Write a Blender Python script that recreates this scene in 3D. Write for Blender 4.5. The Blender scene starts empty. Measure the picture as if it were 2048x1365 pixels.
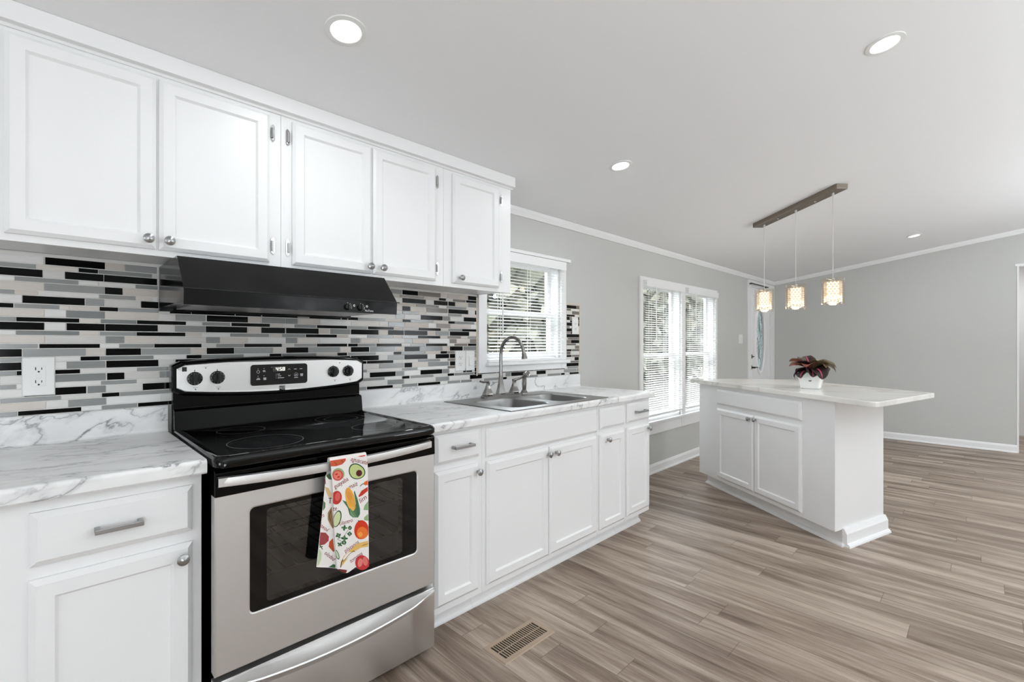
import bpy, bmesh, math, random
from mathutils import Vector, Matrix
random.seed(7)
C = bpy.context.scene.collection
PI = math.pi

# ------------------------------------------------------------------ camera, world, exposure
scn = bpy.context.scene
cam_d = bpy.data.cameras.new('camera')
cam = bpy.data.objects.new('camera', cam_d)
C.objects.link(cam)
cam_d.sensor_width = 36.0
cam_d.lens = 940.0 / 2048.0 * 36.0
cam_d.shift_y = 4.3 / 2048.0
cam_d.clip_start = 0.05
CAM_Z = 1.2437
VIEW = math.atan2(940.0, 942.4)                 # turned to the right of the window wall's normal
cam.location = (0.0, -2.235, CAM_Z)
cam.rotation_euler = (PI / 2, 0.0, -VIEW)
scn.camera = cam

scn.view_settings.view_transform = 'Standard'
scn.view_settings.look = 'None'
scn.view_settings.gamma = 1.0
scn.view_settings.use_curve_mapping = False
scn.view_settings.exposure = 0.11
scn.cycles.use_denoising = True
scn.cycles.max_bounces = 10
scn.cycles.diffuse_bounces = 6
scn.cycles.transparent_max_bounces = 16
scn.cycles.sample_clamp_indirect = 6.0
scn.cycles.caustics_reflective = False
scn.cycles.caustics_refractive = False

WORLD_STRENGTH = 8.0
CAN_POWER = 2.8
BOUNCE_POWER = 58.0
world = bpy.data.worlds.new('overcast_sky')
scn.world = world
world.use_nodes = True
bgn = world.node_tree.nodes['Background']
bgn.inputs[0].default_value = (0.91, 0.97, 1.03, 1)
bgn.inputs[1].default_value = WORLD_STRENGTH


def ceil_z(y):
    """Underside of the sloped ceiling, rising away from the window wall to a ridge."""
    y = abs(y)
    return 2.160 + 0.145 * min(y, 4.3) - 0.145 * max(0.0, y - 4.3)


# recessed lamps: the four seen and two unseen ones added behind the camera for fill
CAN_SPOTS = [(0.703, -0.759), (2.385, -1.957), (2.36, -0.756), (6.674, -1.706), (2.385, -3.4), (4.9, -3.3)]
TILT = math.atan(0.145)
for cx, cy in CAN_SPOTS:
    ld = bpy.data.lights.new('recessed_and_fill_glow', 'AREA')
    ld.shape = 'DISK'
    ld.size = 0.085
    ld.energy = CAN_POWER
    ld.color = (0.91, 0.965, 1.0)
    lo = bpy.data.objects.new('recessed_and_fill_glow', ld)
    C.objects.link(lo)
    lo.location = (cx, cy, ceil_z(cy) - 0.012)
    lo.rotation_euler = (-TILT, 0, 0)

# unseen fill light added to brighten the hall beyond the far wall
ld = bpy.data.lights.new('hall_fill_light', 'AREA')
ld.shape = 'DISK'
ld.size = 0.25
ld.energy = 9.0
lo = bpy.data.objects.new('hall_fill_light', ld)
C.objects.link(lo)
lo.location = (8.6, -3.0, 2.28)

# unseen fill lights added behind the camera, turned up to bounce off the ceiling
for bx, by, bw in ((-0.5, -3.9, 0.8), (2.4, -4.6, 0.9), (5.4, -4.8, 1.5)):
    ld = bpy.data.lights.new('bounce_fill', 'AREA')
    ld.shape = 'DISK'
    ld.size = 1.0
    ld.energy = BOUNCE_POWER * bw
    ld.color = (0.88, 0.955, 1.0)
    lo = bpy.data.objects.new('bounce_fill', ld)
    C.objects.link(lo)
    lo.location = (bx, by, 1.2)
    lo.rotation_euler = (PI, 0, 0)

# ------------------------------------------------------------------ helpers
ORG = {}


class MB:
    """Collects polygons; build() links them as one mesh object."""

    def __init__(self):
        self.v, self.f, self.m = [], [], []

    def add(self, other, shift):
        n = len(self.v)
        self.v += other.v
        self.f += [tuple(n + i for i in f) for f in other.f]
        self.m += [m + shift for m in other.m]

    def poly(self, pts, m=0):
        n = len(self.v)
        self.v += [tuple(p) for p in pts]
        self.f.append(tuple(range(n, n + len(pts))))
        self.m.append(m)

    def box(self, x0, x1, y0, y1, z0, z1, m=0):
        n = len(self.v)
        self.v += [(x, y, z) for z in (z0, z1) for y in (y0, y1) for x in (x0, x1)]
        for q in ((0, 2, 3, 1), (4, 5, 7, 6), (0, 1, 5, 4), (2, 6, 7, 3), (0, 4, 6, 2), (1, 3, 7, 5)):
            self.f.append(tuple(n + i for i in q))
            self.m.append(m)

    def loops(self, ls, m=0, cap0=False, cap1=False, closed=True):
        n = len(self.v)
        k = len(ls[0])
        for l in ls:
            self.v += [tuple(p) for p in l]
        for a in range(len(ls) - 1):
            for i in range(k if closed else k - 1):
                j = (i + 1) % k
                self.f.append((n + a * k + i, n + a * k + j, n + (a + 1) * k + j, n + (a + 1) * k + i))
                self.m.append(m)
        if cap0:
            self.f.append(tuple(n + i for i in reversed(range(k))))
            self.m.append(m)
        if cap1:
            b = n + (len(ls) - 1) * k
            self.f.append(tuple(b + i for i in range(k)))
            self.m.append(m)

    def panel(self, x0, x1, z0, z1, rings, m=0, mcap=None):
        """A front facing -Y: rings of (inset, y) from the back edge inwards, then a cap."""
        ls = [[(x0 + i, y, z0 + i), (x1 - i, y, z0 + i), (x1 - i, y, z1 - i), (x0 + i, y, z1 - i)] for i, y in rings]
        self.loops(ls, m)
        self.poly(ls[-1], m if mcap is None else mcap)

    def prism_x(self, prof, x0, x1, m=0):
        self.loops([[(x0, y, z) for y, z in prof], [(x1, y, z) for y, z in prof]], m, True, True)

    def prism_z(self, prof, z0, z1, m=0):
        self.loops([[(x, y, z0) for x, y in prof], [(x, y, z1) for x, y in prof]], m, True, True)

    def tube(self, path, rad, n=10, m=0, cap=True):
        P = [Vector(p) for p in path]
        R = rad if isinstance(rad, (list, tuple)) else [rad] * len(P)
        ls = []
        up = None
        for i, p in enumerate(P):
            d = (P[min(i + 1, len(P) - 1)] - P[max(i - 1, 0)]).normalized()
            if up is None:
                up = Vector((0, 0, 1)) if abs(d.z) < 0.9 else Vector((0, 1, 0))
            a = d.cross(up).normalized()
            up = a.cross(d).normalized()
            ls.append([p + (a * math.cos(t) + up * math.sin(t)) * R[i] for t in [2 * PI * k / n for k in range(n)]])
        self.loops(ls, m, cap, cap)

    def lathe(self, prof, c, axis='Z', n=24, m=0, cap0=True, cap1=True, rot=0.0):
        c = Vector(c)
        ls = []
        for r, h in prof:
            l = []
            for k in range(n):
                t = 2 * PI * k / n + rot
                a, b = r * math.cos(t), r * math.sin(t)
                o = {'Z': (a, b, h), 'Y': (a, h, b), 'X': (h, a, b)}[axis]
                l.append(c + Vector(o))
            ls.append(l)
        self.loops(ls, m, cap0, cap1)

    def build(self, name, mats, parent=None, smooth=False, bevel=0.0, local=False, org=None, segs=2):
        me = bpy.data.meshes.new(name)
        o = Vector((0, 0, 0))
        if parent is not None and not local:
            o = ORG[parent.name]
        elif org is not None:
            o = Vector(org)
        me.from_pydata([Vector(p) - o for p in self.v], [], self.f)
        if not isinstance(mats, (list, tuple)):
            mats = [mats]
        for mt in mats:
            me.materials.append(mt)
        me.polygons.foreach_set('material_index', self.m)
        bm = bmesh.new()
        bm.from_mesh(me)
        bmesh.ops.remove_doubles(bm, verts=bm.verts, dist=1e-5)
        bmesh.ops.recalc_face_normals(bm, faces=bm.faces)
        bm.to_mesh(me)
        bm.free()
        ob = bpy.data.objects.new(name, me)
        C.objects.link(ob)
        if parent is not None:
            ob.parent = parent
            ORG[ob.name] = ORG.get(parent.name, Vector((0, 0, 0)))
        elif org is not None:
            ob.location = org
            ORG[ob.name] = Vector(org)
        else:
            ORG[ob.name] = Vector((0, 0, 0))
        if smooth:
            for p in me.polygons:
                p.use_smooth = True
            try:
                me.set_sharp_from_angle(angle=math.radians(40))
            except Exception:
                pass
        if bevel > 0:
            bv = ob.modifiers.new('bevel', 'BEVEL')
            bv.width = bevel
            bv.segments = segs
            bv.limit_method = 'ANGLE'
            bv.angle_limit = math.radians(35)
        return ob


def tag(o, label, cat, group=None, kind=None):
    o['label'] = label
    if cat:
        o['category'] = cat
    if group:
        o['group'] = group
    if kind:
        o['kind'] = kind
    return o


def thing(name, label, cat, loc, rz=0.0, group=None, kind=None):
    o = bpy.data.objects.new(name, None)
    o.empty_display_size = 0.05
    C.objects.link(o)
    o.location = loc
    o.rotation_euler = (0, 0, rz)
    ORG[o.name] = Vector(loc)
    return tag(o, label, cat, group, kind)


def copy_thing(root, loc, label, rot=None):
    r = root.copy()
    C.objects.link(r)
    r.location = loc
    if rot is not None:
        r.rotation_euler = rot
    r['label'] = label

    def kids(a, b):
        for ch in list(a.children):
            c = ch.copy()
            C.objects.link(c)
            c.parent = b
            kids(ch, c)
    kids(root, r)
    return r


def rrect(x0, x1, z0, z1, r, k=5):
    """Points of a rounded rectangle, counter-clockwise from the lower left corner."""
    pts = []
    for cx, cz, a in ((x0 + r, z0 + r, PI), (x1 - r, z0 + r, 1.5 * PI), (x1 - r, z1 - r, 0), (x0 + r, z1 - r, 0.5 * PI)):
        for i in range(k + 1):
            t = a + 0.5 * PI * i / k
            pts.append((cx + r * math.cos(t), cz + r * math.sin(t)))
    return pts


# ------------------------------------------------------------------ materials
def lin(c):
    return tuple(((x / 255.0) / 12.92 if x / 255.0 <= 0.04045 else ((x / 255.0 + 0.055) / 1.055) ** 2.4) for x in c)


def mat(name, rgb, rough=0.5, metal=0.0, spec=0.5, coat=0.0, srgb=True):
    m = bpy.data.materials.new(name)
    m.use_nodes = True
    b = m.node_tree.nodes['Principled BSDF']
    c = lin(rgb) if srgb else rgb
    b.inputs['Base Color'].default_value = (*c, 1)
    b.inputs['Roughness'].default_value = rough
    b.inputs['Metallic'].default_value = metal
    b.inputs['Specular IOR Level'].default_value = spec
    b.inputs['Coat Weight'].default_value = coat
    return m


def NT(m):
    nt = m.node_tree
    return nt, nt.nodes['Principled BSDF']


def nn(nt, t, **kw):
    n = nt.nodes.new(t)
    for k, v in kw.items():
        if k == 'ins':
            for a, b in v.items():
                n.inputs[a].default_value = b
        else:
            setattr(n, k, v)
    return n


def ramp(nt, stops):
    r = nt.nodes.new('ShaderNodeValToRGB')
    e = r.color_ramp.elements
    while len(e) < len(stops):
        e.new(0.5)
    for i, (p, c) in enumerate(stops):
        e[i].position = p
        e[i].color = (*c, 1)
    return r


def obj_coord(nt, scale=(1, 1, 1), rot=(0, 0, 0), loc=(0, 0, 0)):
    g = nt.nodes.new('ShaderNodeNewGeometry')
    mp = nn(nt, 'ShaderNodeMapping', ins={'Scale': scale, 'Rotation': rot, 'Location': loc})
    nt.links.new(g.outputs['Position'], mp.inputs['Vector'])
    return mp


def add_bump(m, scale, strength, dist=0.01, detail=3, sc3=(1, 1, 1)):
    nt, b = NT(m)
    mp = obj_coord(nt, sc3)
    n = nn(nt, 'ShaderNodeTexNoise', ins={'Scale': scale, 'Detail': detail})
    bp = nn(nt, 'ShaderNodeBump', ins={'Strength': strength, 'Distance': dist})
    nt.links.new(mp.outputs[0], n.inputs['Vector'])
    nt.links.new(n.outputs['Fac'], bp.inputs['Height'])
    nt.links.new(bp.outputs[0], b.inputs['Normal'])
    return m


M = {}
M['wall'] = add_bump(mat('wall_paint', (198, 198, 195), 0.75, spec=0.25), 160, 0.12, 0.004)
M['ceiling'] = add_bump(mat('ceiling_paint', (239, 239, 240), 0.8, spec=0.2), 60, 0.08, 0.004)
M['trim'] = mat('white_trim_paint', (238, 238, 238), 0.35, spec=0.4)
M['cab'] = add_bump(mat('white_cabinet_paint', (236, 236, 236), 0.32, spec=0.45), 40, 0.035, 0.002, sc3=(1, 1, 0.15))
M['plate'] = mat('white_plastic', (232, 232, 230), 0.3)
M['slot'] = mat('slot_shadow_and_mark_black', (18, 18, 18), 0.6)  # dark colour standing in for shade in slots; also the panel's black marks
M['nickel'] = mat('brushed_nickel', (168, 168, 168), 0.3, 1.0)
M['chrome'] = mat('chrome', (205, 205, 205), 0.12, 1.0)
M['faucet'] = mat('brushed_steel_faucet', (150, 148, 146), 0.2, 1.0)
M['black'] = mat('black_enamel', (3, 3, 3), 0.08, spec=0.2)
M['blackglass'] = mat('black_ceramic_glass', (3, 3, 3), 0.05, spec=0.38)
M['ovenglass'] = mat('oven_window_glass', (52, 52, 51), 0.07, spec=0.6)
M['blackplastic'] = mat('black_plastic', (12, 12, 12), 0.3)
M['slat'] = mat('white_blind_slat', (244, 244, 242), 0.45, spec=0.3)
M['pot'] = mat('white_glazed_ceramic', (240, 240, 238), 0.2)
M['bronze'] = mat('dark_bronze', (70, 64, 58), 0.35, 0.9)
M['canopy'] = mat('brushed_bronze_nickel', (140, 130, 118), 0.38, 0.85)
M['whiteprint'] = mat('white_printing', (225, 225, 225), 0.5)
M['greyprint'] = mat('grey_printing', (120, 120, 120), 0.4)
M['lightprint'] = mat('burner_ring_printing', (78, 78, 78), 0.3)
M['vent'] = mat('tan_painted_metal', (168, 148, 128), 0.45)
M['soil'] = mat('potting_soil', (30, 22, 18), 0.9)


def emis(name, rgb, st):
    m = bpy.data.materials.new(name)
    m.use_nodes = True
    nt = m.node_tree
    nt.nodes.clear()
    o = nt.nodes.new('ShaderNodeOutputMaterial')
    e = nn(nt, 'ShaderNodeEmission', ins={'Color': (*rgb, 1), 'Strength': st})
    nt.links.new(e.outputs[0], o.inputs[0])
    return m


M['lens'] = emis('lit_lamp_lens', (1, 0.99, 0.97), 6.0)
M['clock'] = emis('clock_digits', (0.95, 0.95, 0.8), 1.6)
M['bulb'] = emis('warm_lit_bulb', (1.0, 0.84, 0.64), 2.0)


def glassy(name, tint, gloss=0.06, rough=0.02):
    m = bpy.data.materials.new(name)
    m.use_nodes = True
    nt = m.node_tree
    nt.nodes.clear()
    o = nt.nodes.new('ShaderNodeOutputMaterial')
    t = nn(nt, 'ShaderNodeBsdfTransparent', ins={'Color': (*tint, 1)})
    g = nn(nt, 'ShaderNodeBsdfGlossy', ins={'Roughness': rough})
    lw = nn(nt, 'ShaderNodeLayerWeight', ins={'Blend': 0.5})
    pw = nn(nt, 'ShaderNodeMath', operation='POWER', ins={1: 4.0})
    f = nn(nt, 'ShaderNodeMath', operation='MULTIPLY_ADD', ins={1: 0.55, 2: gloss * 0.5})
    nt.links.new(lw.outputs['Facing'], pw.inputs[0])
    nt.links.new(pw.outputs[0], f.inputs[0])
    mx = nt.nodes.new('ShaderNodeMixShader')
    nt.links.new(f.outputs[0], mx.inputs[0])
    nt.links.new(t.outputs[0], mx.inputs[1])
    nt.links.new(g.outputs[0], mx.inputs[2])
    nt.links.new(mx.outputs[0], o.inputs[0])
    return m


M['pane'] = glassy('window_glass', (0.97, 0.98, 0.98))
M['shade'] = glassy('clear_amber_glass', (0.975, 0.945, 0.905))

# crystals: clear beads that pass and scatter the bulb's light
m = bpy.data.materials.new('crystal_bead')
m.use_nodes = True
nt = m.node_tree
nt.nodes.clear()
o = nt.nodes.new('ShaderNodeOutputMaterial')
tl = nn(nt, 'ShaderNodeBsdfTranslucent', ins={'Color': (1, 0.96, 0.9, 1)})
tp = nn(nt, 'ShaderNodeBsdfTransparent', ins={'Color': (1, 0.95, 0.88, 1)})
gl = nn(nt, 'ShaderNodeBsdfGlossy', ins={'Roughness': 0.05})
m1 = nn(nt, 'ShaderNodeMixShader', ins={0: 0.3})
m2 = nn(nt, 'ShaderNodeMixShader', ins={0: 0.12})
nt.links.new(tl.outputs[0], m1.inputs[1])
nt.links.new(tp.outputs[0], m1.inputs[2])
nt.links.new(m1.outputs[0], m2.inputs[1])
nt.links.new(gl.outputs[0], m2.inputs[2])
nt.links.new(m2.outputs[0], o.inputs[0])
M['crystal'] = m

# stainless steel with fine brushing along one direction
def brushed(name, rgb, rough, sc3):
    m = mat(name, rgb, rough, 1.0)
    nt, b = NT(m)
    mp = obj_coord(nt, sc3)
    n = nn(nt, 'ShaderNodeTexNoise', ins={'Scale': 1.0, 'Detail': 4})
    mr = nn(nt, 'ShaderNodeMapRange', ins={3: rough - 0.06, 4: rough + 0.08})
    bp = nn(nt, 'ShaderNodeBump', ins={'Strength': 0.06, 'Distance': 0.001})
    nt.links.new(mp.outputs[0], n.inputs['Vector'])
    nt.links.new(n.outputs['Fac'], mr.inputs[0])
    nt.links.new(mr.outputs[0], b.inputs['Roughness'])
    nt.links.new(n.outputs['Fac'], bp.inputs['Height'])
    nt.links.new(bp.outputs[0], b.inputs['Normal'])
    return m


M['steel'] = brushed('brushed_stainless', (226, 225, 224), 0.42, (3, 3, 500))
M['sinksteel'] = brushed('satin_sink_steel', (150, 149, 148), 0.36, (6, 300, 6))

# range hood: black gloss with wiped, smeared patches
m = mat('black_gloss_hood_paint', (3, 3, 4), 0.15, spec=0.3)
nt, b = NT(m)
mp = obj_coord(nt, (5, 3, 9))
n = nn(nt, 'ShaderNodeTexNoise', ins={'Scale': 1.0, 'Detail': 2, 'Distortion': 0.6})
r = ramp(nt, [(0.3, (0.07,) * 3), (0.8, (0.34,) * 3)])
nt.links.new(mp.outputs[0], n.inputs['Vector'])
nt.links.new(n.outputs['Fac'], r.inputs[0])
nt.links.new(r.outputs[0], b.inputs['Roughness'])
M['hood'] = m


def marble(name, base, vein, sc, rot, width, rough, soft=None, stretch=(1, 1, 1)):
    m = mat(name, base, rough, spec=0.45)
    nt, b = NT(m)
    mp0 = obj_coord(nt, (1, 1, 1), rot)
    mp = nn(nt, 'ShaderNodeMapping', ins={'Scale': stretch})
    nt.links.new(mp0.outputs[0], mp.inputs['Vector'])
    wob = nn(nt, 'ShaderNodeTexNoise', ins={'Scale': sc * 1.7, 'Detail': 6, 'Roughness': 0.6})
    nt.links.new(mp.outputs[0], wob.inputs['Vector'])
    mixv = nn(nt, 'ShaderNodeMixRGB', blend_type='ADD', ins={0: 0.2})
    nt.links.new(mp.outputs[0], mixv.inputs[1])
    nt.links.new(wob.outputs['Color'], mixv.inputs[2])
    n = nn(nt, 'ShaderNodeTexNoise', ins={'Scale': sc, 'Detail': 4, 'Roughness': 0.55})
    nt.links.new(mixv.outputs[0], n.inputs['Vector'])
    s = nn(nt, 'ShaderNodeMath', operation='SUBTRACT', ins={1: 0.5})
    a = nn(nt, 'ShaderNodeMath', operation='ABSOLUTE')
    nt.links.new(n.outputs['Fac'], s.inputs[0])
    nt.links.new(s.outputs[0], a.inputs[0])
    r = ramp(nt, [(0.0, (1, 1, 1)), (width, (0.25,) * 3), (width * 3.5, (0, 0, 0))])
    nt.links.new(a.outputs[0], r.inputs[0])
    n2 = nn(nt, 'ShaderNodeTexNoise', ins={'Scale': sc * 0.6, 'Detail': 3})
    nt.links.new(mp.outputs[0], n2.inputs['Vector'])
    r2 = ramp(nt, [(0.36, (0, 0, 0)), (0.56, (1, 1, 1))])
    nt.links.new(n2.outputs['Fac'], r2.inputs[0])
    mu = nn(nt, 'ShaderNodeMath', operation='MULTIPLY')
    nt.links.new(r.outputs[0], mu.inputs[0])
    nt.links.new(r2.outputs[0], mu.inputs[1])
    mx = nn(nt, 'ShaderNodeMixRGB', ins={1: (*lin(base), 1), 2: (*lin(vein), 1)})
    nt.links.new(mu.outputs[0], mx.inputs[0])
    if soft:
        n3 = nn(nt, 'ShaderNodeTexNoise', ins={'Scale': sc * 1.1, 'Detail': 5})
        nt.links.new(mp.outputs[0], n3.inputs['Vector'])
        r3 = ramp(nt, [(0.4, (0, 0, 0)), (0.75, (0.8, 0.8, 0.8))])
        nt.links.new(n3.outputs['Fac'], r3.inputs[0])
        mx2 = nn(nt, 'ShaderNodeMixRGB', ins={2: (*lin(soft), 1)})
        nt.links.new(r3.outputs[0], mx2.inputs[0])
        nt.links.new(mx.outputs[0], mx2.inputs[1])
        mx = mx2
    nt.links.new(mx.outputs[0], b.inputs['Base Color'])
    return m


M['marble'] = marble('white_marble_laminate', (238, 238, 237), (128, 128, 131), 2.3, (0.0, 0.55, 0.30), 0.013, 0.3,
                     soft=(214, 214, 215), stretch=(0.9, 3.6, 2.8))
M['quartz'] = marble('white_quartz', (238, 236, 232), (210, 206, 200), 0.9, (0, 0, 0.9), 0.035, 0.12, stretch=(1, 2.2, 1))

# floor planks running away from the window wall
m = mat('vinyl_plank_floor', (150, 135, 120), 0.42, spec=0.35)
nt, b = NT(m)
g = nt.nodes.new('ShaderNodeNewGeometry')
sx = nt.nodes.new('ShaderNodeSeparateXYZ')
nt.links.new(g.outputs['Position'], sx.inputs[0])


def mth(op, a, bb=None, **k):
    n = nn(nt, 'ShaderNodeMath', operation=op)
    for i, v in enumerate((a, bb)):
        if v is None:
            continue
        if isinstance(v, (int, float)):
            n.inputs[i].default_value = v
        else:
            nt.links.new(v, n.inputs[i])
    return n.outputs[0]


PW, PL = 0.132, 1.22
u = mth('DIVIDE', mth('ADD', sx.outputs[0], 9.172), PW)
ui = mth('FLOOR', u)
uf = mth('FRACT', u)
w1 = nn(nt, 'ShaderNodeTexWhiteNoise', noise_dimensions='1D')
nt.links.new(ui, w1.inputs['W'])
v = mth('ADD', mth('DIVIDE', mth('ADD', sx.outputs[1], 20.0), PL), w1.outputs['Value'])
vi = mth('FLOOR', v)
vf = mth('FRACT', v)
cb = nt.nodes.new('ShaderNodeCombineXYZ')
nt.links.new(ui, cb.inputs[0])
nt.links.new(vi, cb.inputs[1])
w2 = nn(nt, 'ShaderNodeTexWhiteNoise', noise_dimensions='2D')
nt.links.new(cb.outputs[0], w2.inputs['Vector'])
rnd = w2.outputs['Value']
cg = nt.nodes.new('ShaderNodeCombineXYZ')
nt.links.new(mth('MULTIPLY', sx.outputs[0], 13.0), cg.inputs[0])
nt.links.new(mth('MULTIPLY', sx.outputs[1], 1.0), cg.inputs[1])
nt.links.new(mth('MULTIPLY', rnd, 37.0), cg.inputs[2])
gn = nn(nt, 'ShaderNodeTexNoise', ins={'Scale': 1.0, 'Detail': 7, 'Roughness': 0.6, 'Distortion': 0.7})
nt.links.new(cg.outputs[0], gn.inputs['Vector'])
cg2 = nt.nodes.new('ShaderNodeCombineXYZ')
nt.links.new(mth('MULTIPLY', sx.outputs[0], 110.0), cg2.inputs[0])
nt.links.new(mth('MULTIPLY', sx.outputs[1], 5.0), cg2.inputs[1])
nt.links.new(mth('MULTIPLY', rnd, 91.0), cg2.inputs[2])
gf = nn(nt, 'ShaderNodeTexNoise', ins={'Scale': 1.0, 'Detail': 4, 'Roughness': 0.7})
nt.links.new(cg2.outputs[0], gf.inputs['Vector'])
val = mth('ADD', mth('ADD', mth('MULTIPLY', gn.outputs['Fac'], 1.15), mth('MULTIPLY', gf.outputs['Fac'], 0.40)),
          mth('MULTIPLY', mth('SUBTRACT', rnd, 1.2), 0.14))
FLOOR_RAMP = ramp(nt, [(0.36, lin((80, 66, 56))), (0.50, lin((116, 99, 86))), (0.64, lin((143, 126, 112))), (0.86, lin((184, 168, 154)))])
nt.links.new(val, FLOOR_RAMP.inputs[0])
eu = mth('MINIMUM', uf, mth('SUBTRACT', 1.0, uf))
ev = mth('MINIMUM', vf, mth('SUBTRACT', 1.0, vf))
seam = mth('MAXIMUM', mth('LESS_THAN', eu, 0.010), mth('LESS_THAN', ev, 0.0012))
mx = nn(nt, 'ShaderNodeMixRGB', ins={2: (*lin((84, 70, 60)), 1)})
nt.links.new(mth('MULTIPLY', seam, 0.6), mx.inputs[0])
nt.links.new(FLOOR_RAMP.outputs[0], mx.inputs[1])
nt.links.new(mx.outputs[0], b.inputs['Base Color'])
bp_ = nn(nt, 'ShaderNodeBump', ins={'Strength': 0.12, 'Distance': 0.003})
nt.links.new(val, bp_.inputs['Height'])
nt.links.new(bp_.outputs[0], b.inputs['Normal'])
M['floor'] = m


def tile_mat(name, c0, c1, rough, stretch, spec=0.5, coat=0.0):
    """A mosaic tile: a per-tile tint between two colours with faint grain along it."""
    m = mat(name, c0, rough, spec=spec, coat=coat)
    nt, b = NT(m)
    at = nn(nt, 'ShaderNodeAttribute', attribute_name='tile_tint')
    mp = obj_coord(nt, stretch)
    n = nn(nt, 'ShaderNodeTexNoise', ins={'Scale': 1.0, 'Detail': 5, 'Roughness': 0.6})
    nt.links.new(mp.outputs[0], n.inputs['Vector'])
    ad = nn(nt, 'ShaderNodeMath', operation='MULTIPLY_ADD', ins={1: 0.7, 2: -0.35})
    nt.links.new(n.outputs['Fac'], ad.inputs[0])
    a2 = nn(nt, 'ShaderNodeMath', operation='ADD', use_clamp=True)
    nt.links.new(ad.outputs[0], a2.inputs[0])
    nt.links.new(at.outputs['Fac'], a2.inputs[1])
    mx = nn(nt, 'ShaderNodeMixRGB', ins={1: (*lin(c0), 1), 2: (*lin(c1), 1)})
    nt.links.new(a2.outputs[0], mx.inputs[0])
    nt.links.new(mx.outputs[0], b.inputs['Base Color'])
    return m


M['grout'] = mat('pale_grout', (226, 224, 220), 0.85)
M['tK'] = tile_mat('black_glass_tile', (3, 3, 3), (8, 8, 8), 0.1, (8, 8, 60), spec=0.12)
M['tG'] = tile_mat('grey_glass_tile', (128, 130, 130), (156, 157, 156), 0.14, (10, 10, 160))
M['tW'] = tile_mat('white_stone_tile', (206, 204, 200), (228, 227, 225), 0.35, (14, 10, 60))
M['tT'] = tile_mat('beige_stone_tile', (196, 187, 179), (218, 212, 206), 0.4, (14, 10, 90))
M['tD'] = tile_mat('taupe_glass_tile', (112, 104, 98), (138, 130, 124), 0.16, (10, 10, 160))

# ------------------------------------------------------------------ the setting
XF = 7.80                                        # far wall
X0, Y0 = -2.6, -6.0                              # extents of the floor behind the camera


def struct(o, label, cat):
    return tag(o, label, cat, kind='structure')


mb = MB()
mb.box(X0, 10.2, Y0, 0.12, -0.06, 0.0)
struct(mb.build('floor', M['floor']), 'brown grey wood plank floor', 'floor')

mb = MB()
for ya, yb in ((0.12, -4.3), (-4.3, Y0)):
    za = 2.160 - 0.145 * 0.12 if ya > 0 else ceil_z(ya)
    zb = ceil_z(yb)
    mb.loops([[(X0, ya, za), (X0, yb, zb), (X0, yb, zb + 0.06), (X0, ya, za + 0.06)],
              [(XF + 0.12, ya, za), (XF + 0.12, yb, zb), (XF + 0.12, yb, zb + 0.06), (XF + 0.12, ya, za + 0.06)]], 0, True, True)
struct(mb.build('ceiling', M['ceiling']), 'plain white sloped ceiling', 'ceiling')


def holed_wall(mb, x0, x1, z0, z1, holes, ya, yb):
    """A wall slab in the XZ plane with rectangular openings."""
    xs = sorted({x0, x1, *[h[0] for h in holes], *[h[1] for h in holes]})
    zs = sorted({z0, z1, *[h[2] for h in holes], *[h[3] for h in holes]})
    for a, b_ in zip(xs, xs[1:]):
        for c_, d in zip(zs, zs[1:]):
            cx, cz = (a + b_) / 2, (c_ + d) / 2
            if any(h[0] < cx < h[1] and h[2] < cz < h[3] for h in holes):
                continue
            mb.poly([(a, ya, c_), (b_, ya, c_), (b_, ya, d), (a, ya, d)])
            mb.poly([(a, yb, c_), (a, yb, d), (b_, yb, d), (b_, yb, c_)])
    for h in holes:
        a, b_, c_, d = h
        for p, q in (((a, c_), (b_, c_)), ((b_, c_), (b_, d)), ((b_, d), (a, d)), ((a, d), (a, c_))):
            mb.poly([(p[0], ya, p[1]), (p[0], yb, p[1]), (q[0], yb, q[1]), (q[0], ya, q[1])])
    mb.poly([(x0, ya, z1), (x1, ya, z1), (x1, yb, z1), (x0, yb, z1)])
    mb.poly([(x0, ya, z0), (x0, yb, z0), (x0, yb, z1), (x0, ya, z1)])
    mb.poly([(x1, ya, z0), (x1, ya, z1), (x1, yb, z1), (x1, yb, z0)])


W1 = (1.985, 2.735, 1.118, 1.832)
W2 = (3.925, 4.715, 0.50, 1.832)
W3 = (4.795, 5.59, 0.50, 1.832)
D1 = (6.80, 7.68, 0.0, 2.03)
mb = MB()
holed_wall(mb, X0, XF + 0.12, 0.0, 2.155, [W1, W2, W3, D1], 0.0, 0.12)
struct(mb.build('wall_left', M['wall']), 'light grey window wall behind the kitchen run', 'wall')

# far wall with the hall opening
mb = MB()
for ya, yb in ((0.0, -2.505), (-3.55, -4.3), (-4.3, Y0)):
    mb.loops([[(x, ya, 0), (x, yb, 0), (x, yb, ceil_z(yb) - 0.002), (x, ya, ceil_z(ya) - 0.002)] for x in (XF, XF + 0.12)], 0, True, True)
mb.loops([[(x, -2.505, 2.135), (x, -3.55, 2.135), (x, -3.55, ceil_z(3.55) - 0.002), (x, -2.505, ceil_z(2.505) - 0.002)] for x in (XF, XF + 0.12)], 0, True, True)
struct(mb.build('wall_far', M['wall']), 'light grey far wall facing the camera', 'wall')
mb = MB()
mb.box(9.3, 9.4, -4.4, -1.6, 0, 2.3)
mb.box(XF + 0.121, 9.4, -1.6, -1.5, 0, 2.3)
mb.box(XF + 0.121, 9.4, -4.5, -4.4, 0, 2.3)
mb.box(XF + 0.121, 9.4, -4.5, -1.5, 2.3, 2.36)
struct(mb.build('wall_hall', M['trim']), 'white hall wall glimpsed through the far opening', 'wall')
mb = MB()
mb.box(XF - 0.004, XF + 0.124, -2.52, -2.505, 0.0, 2.135)
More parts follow.
